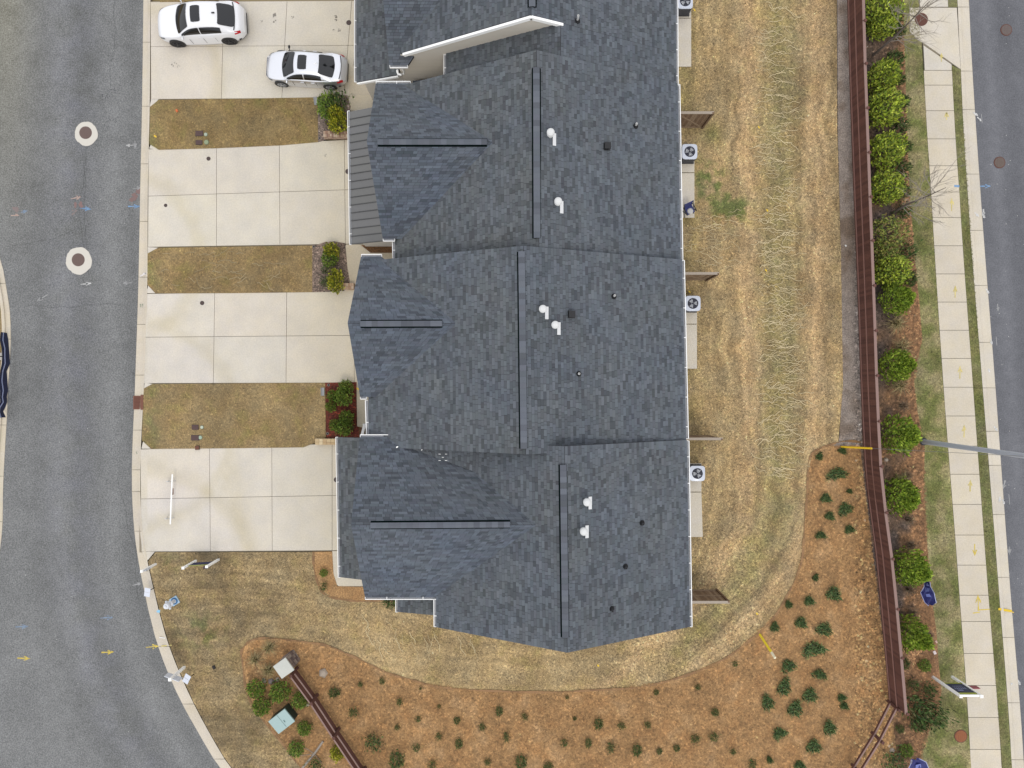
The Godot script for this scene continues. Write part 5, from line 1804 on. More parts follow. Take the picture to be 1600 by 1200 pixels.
	plant("fresh", 521, 618, 0.31, 0.8, "olive shrub against the upper left of the red mulch bed", "shrub")
	plant("fresh", 518, 635, 0.29, 0.7, "small olive shrub at the left middle of the red mulch bed", "shrub")
	plant("fresh", 542, 652, 0.38, 0.9, "leafy shrub in the lower right of the red mulch bed", "shrub")
	plant("fresh", 538, 668, 0.45, 0.9, "broad leafy shrub at the bottom of the red mulch bed", "shrub")
	plant("fresh", 524, 664, 0.31, 0.8, "olive shrub at the lower left of the red mulch bed", "shrub")
	plant("fresh", 506, 895, 0.21, 0.4, "small green shrub, upper of two in the orange bed by the end house", "shrub")
	plant("deep", 507, 916, 0.22, 0.45, "small green shrub, lower of two in the orange bed by the end house", "shrub")
	plant("deep", 612, 936, 0.45, 0.7, "dark low shrub under the eave beside the small porch roof", "shrub")
	# round the stone pillar and the green cabinet
	plant("fresh", 402, 1074, 0.48, 0.9, "green round shrub at the left edge of the bed, below the grass tufts", "shrub")
	plant("fresh", 411, 1102, 0.48, 0.9, "green round shrub directly above left of the green utility cabinet", "shrub")
	plant("fresh", 438, 1079, 0.53, 0.9, "green round shrub just below the stone pillar", "shrub")
	plant("fresh", 470, 1093, 0.43, 0.8, "green round shrub touching the rail fence", "shrub")
	plant("fresh", 477, 1137, 0.38, 0.6, "green shrub to the right of the green utility cabinet", "shrub")
	plant("fresh", 463, 1169, 0.42, 0.6, "green shrub below the green utility cabinet beside a fallen branch", "shrub")
	plant("limey", 528, 1176, 0.38, 0.6, "bright lime shrub against the lower rail fence", "shrub")
	plant("deep", 494, 1196, 0.36, 0.5, "dull green shrub at the bottom edge beside the fallen branch", "shrub")
	plant("tan", 421, 1011, 0.75, 0.7, "dry grass tuft, uppermost of three left of the stone pillar", "ornamental grass")
	plant("tan", 399, 1030, 0.8, 0.7, "dry grass tuft, leftmost of three left of the stone pillar", "ornamental grass")
	plant("tan", 420, 1047, 0.8, 0.7, "dry grass tuft touching the stone pillar, lowest of three", "ornamental grass")
	# little shrubs set out on the pine straw, row by row
	var rows := [
		["in the row nearest lawn", [[523, 1081, 0.30, 0.22], [563, 1069, 0.15, 0], [597, 1064, 0.18, 0], [657, 1075, 0.08, 0], [886, 1089, 0.1, 0], [1025, 1081, 0.14, 0], [1090, 1073, 0.15, 0], [1148, 1037, 0.17, 0]]],
		["in second row from lawn", [[552, 1112, 0.26, 0], [624, 1096, 0.19, 0], [686, 1103, 0.1, 0], [780, 1110, 0.19, 0.24], [820, 1119, 0.17, 0], [898, 1122, 0.1, 0], [1117, 1112, 0.2, 0]]],
		["in third row from lawn", [[621, 1136, 0.14, 0], [654, 1123, 0.16, 0], [714, 1125, 0.18, 0], [753, 1135, 0.2, 0], [935, 1130, 0.23, 0.27], [971, 1133, 0.19, 0], [1012, 1132, 0.17, 0], [1086, 1153, 0.22, 0], [1115, 1151, 0.25, 0]]],
		["in fourth row from lawn", [[584, 1158, 0.44, 0], [651, 1168, 0.22, 0], [686, 1150, 0.16, 0.2], [717, 1161, 0.2, 0.26], [791, 1151, 0.16, 0.26], [882, 1160, 0.2, 0], [919, 1160, 0.17, 0.24], [954, 1167, 0.2, 0.26], [995, 1171, 0.24, 0.28], [1030, 1173, 0.15, 0], [1057, 1168, 0.17, 0]]],
		["in bottom row at picture edge", [[620, 1187, 0.38, 0.46], [676, 1195, 0.24, 0], [762, 1190, 0.17, 0], [814, 1190, 0.3, 0.36], [857, 1198, 0.26, 0], [1145, 1174, 0.15, 0], [1175, 1194, 0.2, 0.3]]]]
	for r in rows:
		for k in r[1].size():
			var s: Array = r[1][k]
			plant("deep", s[0], s[1], s[2] * 1.02, clampf(s[2] * 1.6, 0.2, 0.6), "%s green shrub on straw, %s from left %s" % ["larger" if s[2] > 0.25 else ("small" if s[2] > 0.15 else "tiny"), ordinal(k), r[0]], "shrub", "little shrubs set out on the pine straw", s[3] * 1.05)
	# strap leaved clumps between lawn and fence
	var near := [[1317, 705, 0.3, 0.2], [1281, 713, 0.22, 0.3], [1308, 741, 0.75, 0.38], [1328, 768, 0.2, 0.16], [1291, 779, 0.38, 0.34], [1321, 796, 0.52, 0.42], [1297, 807, 0.35, 0.3], [1328, 828, 0.36, 0.3], [1283, 837, 0.40, 0.26], [1275, 903, 0.18, 0.26]]
	for k in near.size():
		var s: Array = near[k]
		plant("lily", s[0], s[1], s[2] * 1.2, 0.45, "dark green strappy clump, %s from top in the narrow upper straw bed" % ordinal(k), "ground plant", "strappy green clumps on the pine straw", s[3] * 1.2)
	var far := [["along the lawn's curve", [[1303, 929, 0.52, 0.5], [1265, 940, 0.36, 0.34], [1233, 945, 0.24, 0.28]]],
		["above the biggest clump", [[1252, 974, 0.42, 0.4], [1288, 984, 0.55, 0.45], [1211, 980, 0.3, 0.34]]],
		["in the biggest clump's group", [[1272, 1016, 0.85, 0.52], [1232, 1041, 0.5, 0.44], [1281, 1054, 0.5, 0.34]]],
		["in the dense lower group", [[1226, 1074, 0.42, 0.62], [1266, 1087, 0.5, 0.48], [1200, 1098, 0.4, 0.55], [1243, 1108, 0.48, 0.56]]],
		["in the pair near the fence's end", [[1316, 1091, 0.3, 0.26], [1320, 1104, 0.3, 0.26]]],
		["along the bottom edge of the straw", [[1297, 1138, 0.42, 0.5], [1219, 1147, 0.5, 0.4], [1272, 1167, 0.5, 0.46], [1203, 1188, 0.2, 0.24], [1250, 1197, 0.4, 0.3]]]]
	for r in far:
		for k in r[1].size():
			var s: Array = r[1][k]
			plant("lily", s[0], s[1], s[2] * 1.2, 0.5, "green strappy clump %s, %s from top" % [r[0], ["first", "second", "third", "fourth", "fifth"][k]], "ground plant", "strappy green clumps on the pine straw", s[3] * 1.2)
	# lower right corner, outside the fence
	plant("deep", 1412, 1036, 0.28, 0.4, "small green shrub against the foot of the board fence, near its lower end", "shrub")
	plant("fresh", 1444, 1039, 0.32, 0.5, "small bright green shrub above left of the real estate sign", "shrub")
	plant("deep", 1426, 1068, 0.32, 0.45, "small dark shrub left of the real estate sign posts", "shrub")
	plant("deep", 1451, 1077, 0.38, 0.6, "round dark green shrub under the real estate sign post", "shrub")
	plant("deep", 1436, 1105, 0.72, 1.0, "wide dark green shrub by the end of the board fence, left of two", "shrub")
	plant("deep", 1458, 1118, 0.62, 1.0, "wide dark green shrub reaching the grass, right of two", "shrub")
	plant("deep", 1434, 1130, 0.4, 0.7, "dark green shrub under the two wide ones", "shrub")
	plant("deep", 1405, 1138, 0.22, 0.35, "tiny green shrub right of the short rail fence", "shrub")
	plant("fresh", 1416, 1172, 0.34, 0.5, "round green shrub above the lower feather flag", "shrub")
	plant("deep", 1397, 1190, 0.6, 0.6, "spreading dark shrub at the bottom edge left of the lower feather flag", "shrub")

# ---------------------------------------------------------------- grass, straw: what nobody could count
func inside(poly: PackedVector2Array, p: Vector2) -> bool:
	return Geometry2D.is_point_in_polygon(p, poly)

func scatter(called: String, mb: MB, m: Material, polys: Array, count: int, img: Image, y: float, lo: float, hi: float, smin: float, smax: float) -> MultiMeshInstance3D:
	var xs := []
	var cs := []
	var area := 0.0
	for a in polys:
		var poly := pp(a)
		var b := Rect2(poly[0], Vector2.ZERO)
		for q in poly:
			b = b.expand(q)
		b = b.intersection(Rect2(-30, -40, 1660, 1280))
		area += b.get_area()
	for a in polys:
		var poly := pp(a)
		var b := Rect2(poly[0], Vector2.ZERO)
		for q in poly:
			b = b.expand(q)
		b = b.intersection(Rect2(-30, -40, 1660, 1280))
		for k in int(count * b.get_area() / area):
			var s := Vector2(b.position.x + rng.randf() * b.size.x, b.position.y + rng.randf() * b.size.y)
			if not inside(poly, s):
				continue
			var w := P(s.x, s.y, y)
			var sc := rng.randf_range(smin, smax)
			xs.append(Transform3D(Basis(Vector3.UP, rng.randf() * TAU).scaled(Vector3(sc, sc, sc)), w))
			var c := img.get_pixel(clampi(int((s.x + 100.0) * 0.85333), 0, TW - 1), clampi(int((s.y + 75.0) * 0.85333), 0, TH - 1)).srgb_to_linear()
			cs.append(scaled(c, rng.randf_range(lo, hi) / GAIN))
	var mm := MultiMesh.new()
	mm.transform_format = MultiMesh.TRANSFORM_3D
	mm.use_colors = true
	mm.mesh = mb.mesh(m)
	mm.instance_count = xs.size()
	for k in xs.size():
		mm.set_instance_transform(k, xs[k])
		mm.set_instance_color(k, cs[k])
	var o := MultiMeshInstance3D.new()
	o.multimesh = mm
	o.name = numbered(called, self)
	add_child(o, true)
	stuff(o)
	return o

func build_cover() -> void:
	rng.seed = 99
	var tuft := MB.new()
	for k in 4:
		var an := rng.randf() * TAU
		var d := Vector3(cos(an), 0, sin(an))
		var s := d.cross(Vector3.UP) * 0.008
		var p := Vector3(rng.randf_range(-0.03, 0.03), 0, rng.randf_range(-0.03, 0.03))
		var e := p + d * rng.randf_range(0.04, 0.09) + Vector3.UP * rng.randf_range(0.008, 0.028)
		tuft.tri(p - s, p + s, e, Color.WHITE)
	var gm := vmat(0.9, true)
	var lawns := [[1068, -20, 1306, -20, 1308, 200, 1314, 400, 1317, 600, 1310, 690, 1270, 706, 1262, 745, 1254, 865, 1240, 912, 1180, 995, 1130, 1030, 1060, 1060, 1000, 1073, 1000, 985, 1075, 970, 1075, 700, 1070, 400],
		[245, 865, 488, 865, 492, 897, 520, 935, 640, 946, 690, 975, 885, 1010, 1000, 985, 1000, 1073, 860, 1080, 680, 1071, 600, 1048, 500, 1006, 395, 999, 378, 1015, 383, 1070, 440, 1160, 480, 1212, 372, 1205, 330, 1145, 281, 1045, 248, 945],
		[249, 157, 495, 153, 495, 221, 248, 233, 239, 224], [248, 389, 487, 385, 487, 455, 243, 457, 235, 440], [237, 602, 507, 600, 508, 682, 474, 697, 237, 700, 227, 687],
		[1416, 5, 1435, 5, 1442, 100, 1473, 600, 1515, 1200, 1440, 1200, 1470, 1080, 1444, 700, 1430, 600, 1440, 530, 1420, 300],
		[1488, 106, 1500, 112, 1534, 600, 1580, 1200, 1566, 1200, 1521, 600]]
	var gr := scatter("lawn_grass", tuft, gm, lawns, 420000, lawn_img, LOT + 0.022, 0.9, 1.36, 0.5, 0.95)
	tag(gr, "dormant tan and olive grass blades covering the lawns and verges", "grass")
	var st := MB.new()
	for k in 5:
		var an := rng.randf() * TAU
		var d := Vector3(cos(an), 0, sin(an))
		var s := d.cross(Vector3.UP) * 0.006
		var p := Vector3(rng.randf_range(-0.1, 0.1), rng.randf_range(0.0, 0.02), rng.randf_range(-0.1, 0.1))
		st.quad(p - s - d * 0.08, p + s - d * 0.08, p + s + d * 0.08 + Vector3.UP * 0.015, p - s + d * 0.08 + Vector3.UP * 0.015, Color.WHITE)
	var beds := [[1342, 693, 1312, 693, 1272, 708, 1264, 745, 1256, 865, 1242, 912, 1216, 957, 1132, 1032, 1062, 1062, 930, 1081, 760, 1082, 640, 1064, 560, 1032, 500, 1009, 395, 1002, 381, 1030, 402, 1110, 472, 1198, 520, 1230, 1330, 1230, 1385, 1095, 1366, 880],
		[1390, 1090, 1455, 1010, 1470, 1080, 1436, 1200, 1340, 1200],
		[1354, 0, 1410, 0, 1420, 300, 1440, 530, 1428, 600, 1444, 720, 1450, 880, 1462, 985, 1402, 1000, 1366, 740, 1360, 400]]
	var sm := scatter("pine_straw", st, gm, beds, 260000, bed_img, LOT + 0.048, 0.86, 1.3, 0.4, 0.7)
	tag(sm, "brown pine needles strewn thickly over the beds", "pine straw")
	# pale dead runners crossing the middle of the back lawn, lying east to west
	var rn := MB.new()
	var done := 0
	while done < 560:
		var px := 1200.0 + rng.randf_range(-20, 30) + rng.randfn() * 8.0
		var py := lerpf(-10, 745, pow(rng.randf(), 0.8))
		px += 6.0 * clampf((py - 350.0) / 300.0, 0.0, 1.0)
		if done > 520:
			px = rng.randf_range(1065, 1140)
			py = rng.randf_range(330, 420)
		elif done > 465:
			px = rng.randf_range(560, 860)
			py = rng.randf_range(950, 1010)
			if py < 955 + (px - 560) * 0.22:
				done += 1
				continue
		elif done > 435:
			px = rng.randf_range(250, 420)
			py = rng.randf_range(395, 450)
		var p := P(px, py, LOT + 0.075)
		var an := rng.randf_range(-0.18, 0.18)
		var base := an if done < 465 or done > 520 else 1.2
		an = base
		var w := rng.randf_range(0.007, 0.015)
		var c := scaled(lin(222, 204, 162), rng.randf_range(0.75, 1.1) * (0.6 if done > 435 and done <= 465 else 1.0))
		for k in rng.randi_range(5, 16):
			an = lerpf(an, base, 0.4) + rng.randfn() * 0.42
			var q := p + Vector3(cos(an), 0, sin(an)) * 0.085
			q.y = LOT + 0.075 + rng.randf_range(-0.008, 0.012)
			var s := (q - p).cross(Vector3.UP).normalized() * w
			rn.quad(p - s, p + s, q + s, q - s, c)
			p = q
		done += 1
	var ro := obj("grass_runners", rn, gm)
	stuff(ro)
	tag(ro, "pale wiry dead runners lying across the dormant lawn", "grass")

# ---------------------------------------------------------------- small things
func disc(parent: Node, called: String, at: Vector3, r: float, y0: float, y1: float, m: Material, sides: int = 24) -> MeshInstance3D:
	var mb := MB.new()
	mb.lathe(at, [Vector2(r, y0), Vector2(r, y1 - 0.004), Vector2(r - 0.006, y1), Vector2(0.0, y1)], sides)
	return obj(called, mb, m, parent)

func manhole(label: String, px: float, py: float, r: float, collar: float, m: Material, lid: Material, y: float = 0.0) -> void:
	var c := P(px, py, y)
	var o := thing("manhole", label, "manhole", c, "manhole covers")
	if collar > 0.0:
		var pts := PackedVector2Array()
		for k in 36:
			var rr := collar * (1.0 + 0.02 * sin(k * 0.9) + rng.randf_range(-0.02, 0.02))
			if k % 9 == 4:
				rr *= 0.97
			pts.append(Vector2(cos(TAU * k / 36), sin(TAU * k / 36) * 1.06) * rr + Vector2(0.03, 0.06))
		var mb := MB.new()
		mb.slab(pts, -0.05, 0.014)
		for k in mb.u.size():
			mb.u[k] += Vector2(c.x, c.z) * 0.02
		obj("concrete_collar", mb, m, o)
	disc(o, "frame", Vector3.ZERO, r + 0.045, 0.0, 0.022, M.rust if collar <= 0.0 else M.lid)
	var l := disc(o, "lid", Vector3.ZERO, r, 0.0, 0.032, lid)
	var pat := MB.new()
	for k in 5:
		for q in 5:
			var p := Vector3((k - 2) * r * 0.36, 0.036, (q - 2) * r * 0.36)
			if p.length() < r * 0.9:
				pat.box(p, Vector3(r * 0.2, 0.012, r * 0.2), Basis(Vector3.UP, 0.7))
	obj("tread_stud", pat, lid, l)

func small_box(called: String, label: String, cat: String, px: float, py: float, s: Vector3, turn: float, m: Material, group: String = "") -> Node3D:
	var o := thing(called, label, cat, G(px, py), group)
	o.rotation.y = turn
	var mb := MB.new()
	mb.box(Vector3(0, s.y * 0.5 - 0.05, 0), s + Vector3(0.03, 0.02, 0.03))
	obj("rim", mb, M.dark, o)
	var l := MB.new()
	l.box(Vector3(0, s.y - 0.03, 0), Vector3(s.x, 0.03, s.z))
	l.box(Vector3(0, s.y - 0.012, 0), Vector3(s.x * 0.3, 0.012, 0.03))
	obj("lid", l, m, o)
	return o

func post(o: Node3D, at: Vector3, h: float, w: float, m: Material, called: String = "post") -> void:
	var mb := MB.new()
	mb.box(at + Vector3(0, h * 0.5, 0), Vector3(w, h, w))
	var p := obj(called, mb, m, o)
	var c := MB.new()
	c.box(at + Vector3(0, h + 0.015, 0), Vector3(w * 1.35, 0.03, w * 1.35))
	c.box(at + Vector3(0, h + 0.04, 0), Vector3(w * 0.9, 0.03, w * 0.9))
	obj("post_cap", c, m, p)

func masonry(called: String, label: String, cat: String, marks: Array, h: float, cols: Array, sx: float, sz: float, dx: Vector3) -> void:
	# a low wall topped with single stones or bricks: marks are its plan's first corner and size in metres
	var c := G(marks[0], marks[1])
	var o := thing(called, label, cat, c)
	var f := dx.normalized()
	var b := Basis(f, Vector3.UP, f.cross(Vector3.UP))
	var L: float = marks[2]
	var W: float = marks[3]
	var core := MB.new()
	core.box(b * Vector3(L * 0.5, h * 0.5 - 0.02, W * 0.5), Vector3(L - 0.02, h, W - 0.02), b)
	obj("core", core, mat(170, 150, 130), o)
	var x := 0.0
	while x < L - 0.02:
		var w := minf(sx * rng.randf_range(0.85, 1.15), L - x)
		var z := 0.0
		while z < W - 0.02:
			var ww := minf(sz * rng.randf_range(0.85, 1.15), W - z)
			var mb := MB.new()
			mb.box(b * Vector3(x + w * 0.5, h - 0.02 + rng.randf_range(0, 0.012), z + ww * 0.5), Vector3(w - 0.012, 0.06, ww - 0.012), b)
			obj("brick" if sx < 0.15 else "stone", mb, cols[rng.randi_range(0, cols.size() - 1)], o)
			z += ww
		x += w
	for s in int(h / 0.08):
		for k in int(L / 0.22):
			var mb := MB.new()
			mb.box(b * Vector3((k + 0.5) * L / int(L / 0.22), s * 0.08 + 0.03, W * 0.5), Vector3(L / int(L / 0.22) - 0.012, 0.066, W + 0.01), b)
			obj("course_brick" if sx < 0.15 else "course_stone", mb, cols[(s * 3 + k) % cols.size()], o)

func feather_flag(label: String, pole: Array, cloth: Array) -> void:
	var b := P(pole[0][0], pole[0][1], LOT)
	var o := thing("feather_flag", label, "flag", b, "dark blue feather flags")
	var pts := []
	var rad := []
	for q in pole:
		pts.append(P(q[0], q[1], q[2]) - b)
		rad.append(0.022)
	pts[0] = Vector3(0, -0.05, 0)
	var pm := MB.new()
	pm.tube(pts, rad, 7)
	obj("pole", pm, mat(150, 150, 160, 0.4), o)
	var rows := []
	for r in cloth:
		var row := PackedVector3Array()
		for k in 7:
			var t := k / 6.0
			var p := P(lerpf(r[0], r[3], t), lerpf(r[1], r[4], t), lerpf(r[2], r[5], t)) - b
			p.y += 0.10 * sin(t * 9.0 + r[1] * 0.4)
			row.append(p)
		rows.append(row)
	var cm := MB.new()
	cm.grid(rows)
	var nm: StandardMaterial3D = mat(40, 44, 112, 0.6)
	nm.cull_mode = BaseMaterial3D.CULL_DISABLED
	var co := obj("banner", cm, nm, o)
	# pale border and light panels of the print, sewn on
	var pr := MB.new()
	for k in rows.size() - 1:
		for e in [0, 6]:
			var a: Vector3 = rows[k][e] + Vector3(0, 0.03, 0)
			var d: Vector3 = rows[k + 1][e] + Vector3(0, 0.03, 0)
			pr.bar(a, d, 0.035, 0.01)
	obj("border", pr, mat(170, 176, 214), co)
	var pr2 := MB.new()
	for k in [1, 2, 3]:
		if k + 1 < rows.size():
			var row: PackedVector3Array = rows[k]
			var nxt: PackedVector3Array = rows[k + 1]
			var up := Vector3(0, 0.04, 0)
			pr2.quad(row[2].lerp(nxt[2], 0.2) + up, row[2].lerp(nxt[2], 0.8) + up, row[4].lerp(nxt[4], 0.8) + up, row[4].lerp(nxt[4], 0.2) + up)
	var pm2 := mat(112, 122, 188, 0.6)
	pm2.cull_mode = BaseMaterial3D.CULL_DISABLED
	obj("print", pr2, pm2, co)

func build_small() -> void:
	rng.seed = 123
	var collar := mat(218, 213, 202, 0.9)
	manhole("brown manhole lid in a rough white concrete ring, upper of two in the left road", 134, 207.5, 0.32, 0.66, collar, M.lid)
	manhole("brown manhole lid in a rough white concrete ring, lower of two in the left road", 122.5, 406, 0.33, 0.75, collar, M.lid)
	manhole("rusty round iron cover in the right street near the top edge", 1572, 47, 0.29, 0.0, collar, mat(112, 100, 96))
	manhole("rusty round iron cover in the right street beside blue arrow", 1561.5, 254, 0.29, 0.0, collar, mat(112, 98, 90))
	manhole("brown round lid set in the wide sidewalk pad at the top right", 1439.5, 30.5, 0.33, 0.0, collar, M.rust, LOT + 0.016)
	manhole("orange rust round lid in the grass at the lower right", 1501, 1150, 0.33, 0.0, collar, mat(150, 94, 62), LOT + 0.02)
	for a in [["small dark round cleanout cap on the second driveway, near its top left", 326, 248, 0.105], ["small dark round cleanout cap on the second driveway, near the kerb", 259, 321, 0.085], ["small dark round cleanout cap on the third driveway", 316, 473.5, 0.11], ["dark round drain cover on the top driveway next to the house eave", 545, 35.5, 0.13], ["brown round drain cover under the edge of the metal roof", 543.5, 268, 0.13], ["brown round drain cover under the eave of the end house", 525.5, 749.5, 0.13]]:
		var o := thing("cleanout_cap", a[0], "drain cover", G(a[1], a[2]), "round covers set in the driveways")
		disc(o, "rim", Vector3.ZERO, a[3] + 0.015, 0.0, 0.018, M.dark, 18)
		disc(o, "cap", Vector3.ZERO, a[3], 0.0, 0.024, mat(78, 62, 58, 0.7), 18)
	for a in [["upper brown meter box lid in the top grass strip", 312, 209, 0.42, 0.28], ["lower brown meter box lid in the top grass strip", 311.5, 223, 0.36, 0.24], ["upper dark meter box lid in the third grass strip", 305.5, 667.5, 0.36, 0.26], ["lower dark meter box lid in the third grass strip", 305.5, 684, 0.44, 0.28]]:
		small_box("meter_box", a[0], "meter box", a[1], a[2], Vector3(a[3], 0.09, a[4]), 0.0, mat(92, 72, 70), "meter boxes in the grass strips")
	for a in [["pale green valve cap beside the upper meter box of the top grass strip", 322, 210.5, 0.09, lin(176, 186, 168)], ["pale green valve cap beside the lower meter box of the top grass strip", 323, 222.5, 0.12, lin(150, 160, 128)], ["pale green valve cap beside the upper meter box of the third grass strip", 316, 667.5, 0.085, lin(196, 204, 186)], ["pale green valve cap beside the lower meter box of the third grass strip", 313.5, 683.5, 0.10, lin(168, 188, 168)]]:
		var o := thing("valve_cap", a[0], "valve cap", G(a[1], a[2]), "valve caps in the grass strips")
		var m := mat(200, 200, 200)
		m.albedo_color = a[4].linear_to_srgb()
		disc(o, "cap", Vector3.ZERO, a[3], -0.05, 0.07, m, 16)
		disc(o, "ring", Vector3.ZERO, a[3] + 0.03, -0.05, 0.045, mat(120, 128, 104), 16)
	small_box("drain_box", "rusty brown drain box at the edge of the bottom driveway and third grass strip", "drain box", 309, 699.5, Vector3(0.22, 0.12, 0.2), 0.1, mat(116, 76, 60))
	# kerb inlet
	var inl := thing("kerb_inlet", "rusty brown iron storm drain inlet set in the left kerb", "storm drain", P(217.5, 629, 0.0))
	var im := MB.new()
	im.box(Vector3(-0.02, 0.03, 0), Vector3(0.58, 0.06, 0.78))
	obj("grate_frame", im, mat(136, 92, 76), inl)
	for k in 9:
		var gb := MB.new()
		gb.box(Vector3(-0.06, 0.066, -0.32 + k * 0.08), Vector3(0.42, 0.02, 0.045))
		obj("grate_bar", gb, M.rust, inl)
	var hd := MB.new()
	hd.box(Vector3(0.24, 0.09, -0.02), Vector3(0.16, 0.16, 0.86))
	hd.box(Vector3(0.15, 0.075, -0.02), Vector3(0.05, 0.10, 0.70))
	obj("hood", hd, mat(126, 84, 68), inl)
	# low walls, splash blocks
	masonry("brick_wall", "low tan brick wall between the top planting bed and the second driveway", "wall", [508, 208, 1.36, 0.36], 0.38, [mat(186, 160, 138), mat(164, 132, 112), mat(202, 180, 158), mat(148, 118, 104)], 0.10, 0.19, Vector3(1, 0, 0))
	masonry("brick_wall", "short tan brick wall end at the bottom of the grey mulch bed", "wall", [538, 443.5, 0.62, 0.34], 0.34, [mat(196, 166, 140), mat(180, 148, 122), mat(206, 184, 160)], 0.10, 0.19, Vector3(1, 0, 0))
	masonry("stone_wall", "low cream stone wall between the red mulch bed and the bottom driveway", "wall", [494.5, 685, 1.36, 0.34], 0.30, [mat(222, 202, 164), mat(206, 182, 142), mat(230, 216, 186), mat(196, 168, 128)], 0.24, 0.18, Vector3(1, 0, 0))
	for a in [["grey plastic splash block at the top right of the first grass strip", 493.5, 158, 0.14], ["grey plastic splash block beside the red mulch bed", 504.5, 612, 0.0]]:
		var o := thing("splash_block", a[0], "splash block", G(a[1], a[2], 0.03), "grey splash blocks")
		o.rotation.y = a[3]
		var mb := MB.new()
		mb.box(Vector3(0, 0.02, 0), Vector3(0.18, 0.04, 0.46))
		mb.box(Vector3(-0.085, 0.05, 0), Vector3(0.03, 0.05, 0.46))
		mb.box(Vector3(0.085, 0.05, 0), Vector3(0.03, 0.05, 0.46))
		obj("trough", mb, mat(160, 162, 164), o)
	for a in [["small round drain emitter at the corner of the brick wall bed", 499.5, 216], ["small dark round emitter at the corner of the grey mulch bed", 490.5, 385.5], ["small round emitter in the upper left of the red mulch bed", 513.5, 601.5], ["small round emitter in the lower left of the red mulch bed", 512, 677.5]]:
		var o := thing("drain_emitter", a[0], "drain emitter", G(a[1], a[2], 0.03), "small round drain emitters")
		disc(o, "ring", Vector3.ZERO, 0.085, -0.02, 0.03, mat(128, 118, 112), 16)
		disc(o, "opening", Vector3.ZERO, 0.05, -0.02, 0.036, M.black, 14)
	# white barrier lying across the bottom drive
	var bar := thing("barrier_pole", "long thin white barrier pole on two short trestles across the bottom driveway", "barrier", G(268, 780, 0.012))
	var bm := MB.new()
	bm.tube([G(269.4, 741, 0.55) - G(268, 780, 0.012), G(266.2, 819, 0.55) - G(268, 780, 0.012)], [0.042, 0.042], 8)
	obj("pole", bm, M.white, bar)
	for e in [[269, 751], [266.5, 808.5]]:
		var tr := MB.new()
		var c := G(e[0], e[1], 0.0) - G(268, 780, 0.012)
		tr.bar(c + Vector3(0.2, 0.02, 0), c + Vector3(-0.02, 0.52, 0), 0.04, 0.04)
		tr.bar(c + Vector3(-0.18, 0.02, 0), c + Vector3(0.0, 0.52, 0), 0.04, 0.04)
		tr.bar(c + Vector3(-0.2, 0.3, 0), c + Vector3(0.2, 0.3, 0), 0.03, 0.03)
		obj("trestle", tr, M.offwhite, bar)
	var tg := MB.new()
	tg.box(G(270, 768, 0.45) - G(268, 780, 0.012), Vector3(0.04, 0.10, 0.36))
	obj("reflector", tg, mat(150, 110, 96), bar)
	# chair on the patio
	var ch := thing("folding_chair", "blue folding chair with a pale cushion on the second patio", "chair", G(1074, 331, 0.08))
	ch.rotation.y = 0.45
	var sm := MB.new()
	sm.box(Vector3(0, 0.42, 0), Vector3(0.52, 0.03, 0.46))
	obj("seat", sm, mat(58, 66, 124), ch)
	var bk := MB.new()
	bk.box(Vector3(0, 0.68, -0.27), Vector3(0.52, 0.46, 0.03), Basis(Vector3.RIGHT, -0.25))
	obj("backrest", bk, mat(58, 66, 124), ch)
	for s in [-1.0, 1.0]:
		var lg := MB.new()
		lg.bar(Vector3(0.28 * s, 0.0, 0.24), Vector3(0.28 * s, 0.92, -0.34), 0.03, 0.03)
		lg.bar(Vector3(0.28 * s, 0.0, -0.26), Vector3(0.28 * s, 0.62, 0.24), 0.03, 0.03)
		lg.bar(Vector3(0.28 * s, 0.62, -0.24), Vector3(0.28 * s, 0.62, 0.26), 0.05, 0.03)
		obj("leg", lg, M.black, ch)
	var cu := MB.new()
	cu.lathe(Vector3(0.02, 0.43, 0.08), [Vector2(0.15, 0.0), Vector2(0.17, 0.03), Vector2(0.13, 0.06), Vector2(0.0, 0.07)], 16)
	obj("cushion", cu, mat(206, 206, 204), ch)
	ac_unit("air conditioner at the top edge of the picture, on the first patio", 1071, 1, 0.4, LOT + 0.07)
	ac_unit("air conditioner below the first braced wooden screen, its fan half hidden", 1078, 236.5, 1.3, LOT + 0.07)
	ac_unit("air conditioner on the third patio with three bright fan blades", 1083, 474, 2.0, LOT + 0.07)
	ac_unit("air conditioner on the lowest patio behind the end house", 1090, 740, 0.9, LOT + 0.07)
	privacy_screen("brown wooden screen with diagonal brace above the second patio", 8.0, 10.92, -14.75, 2.3, 1.0, true)
	privacy_screen("weathered wooden screen with diagonal brace above the third patio", 8.2, 11.15, -6.0, 2.45, 1.0, true)
	privacy_screen("weathered wooden screen seen edge on above the lowest patio", 8.4, 11.36, 2.95, 2.4, 1.0, false)
	privacy_screen("grey weathered wooden screen with middle rail at the end house's corner", 8.35, 11.75, 11.85, 2.35, -1.0, false)
	# street lamp
	var base := P(1442, 690, LOT)
	var lp := thing("street_lamp", "tall grey tapering street lamp pole rising from the fence border over the sidewalk", "street lamp", base)
	var pm := MB.new()
	pm.tube([Vector3(0, -0.05, 0), Vector3(0, 4.5, 0), Vector3(0, 9.2, 0)], [0.145, 0.13, 0.12], 16)
	var gm := mat(196, 204, 218, 0.35, 0.1)
	obj("pole", pm, gm, lp)
	disc(lp, "base_plate", Vector3.ZERO, 0.22, -0.02, 0.10, M.dark)
	var am := MB.new()
	am.tube([Vector3(0, 8.9, 0), Vector3(0.8, 9.3, 0.05), Vector3(2.0, 9.4, 0.1)], [0.05, 0.045, 0.04], 8)
	obj("arm", am, gm, lp)
	var hm := MB.new()
	hm.box(Vector3(2.3, 9.38, 0.12), Vector3(0.7, 0.12, 0.3))
	obj("lamp_head", hm, gm, lp)
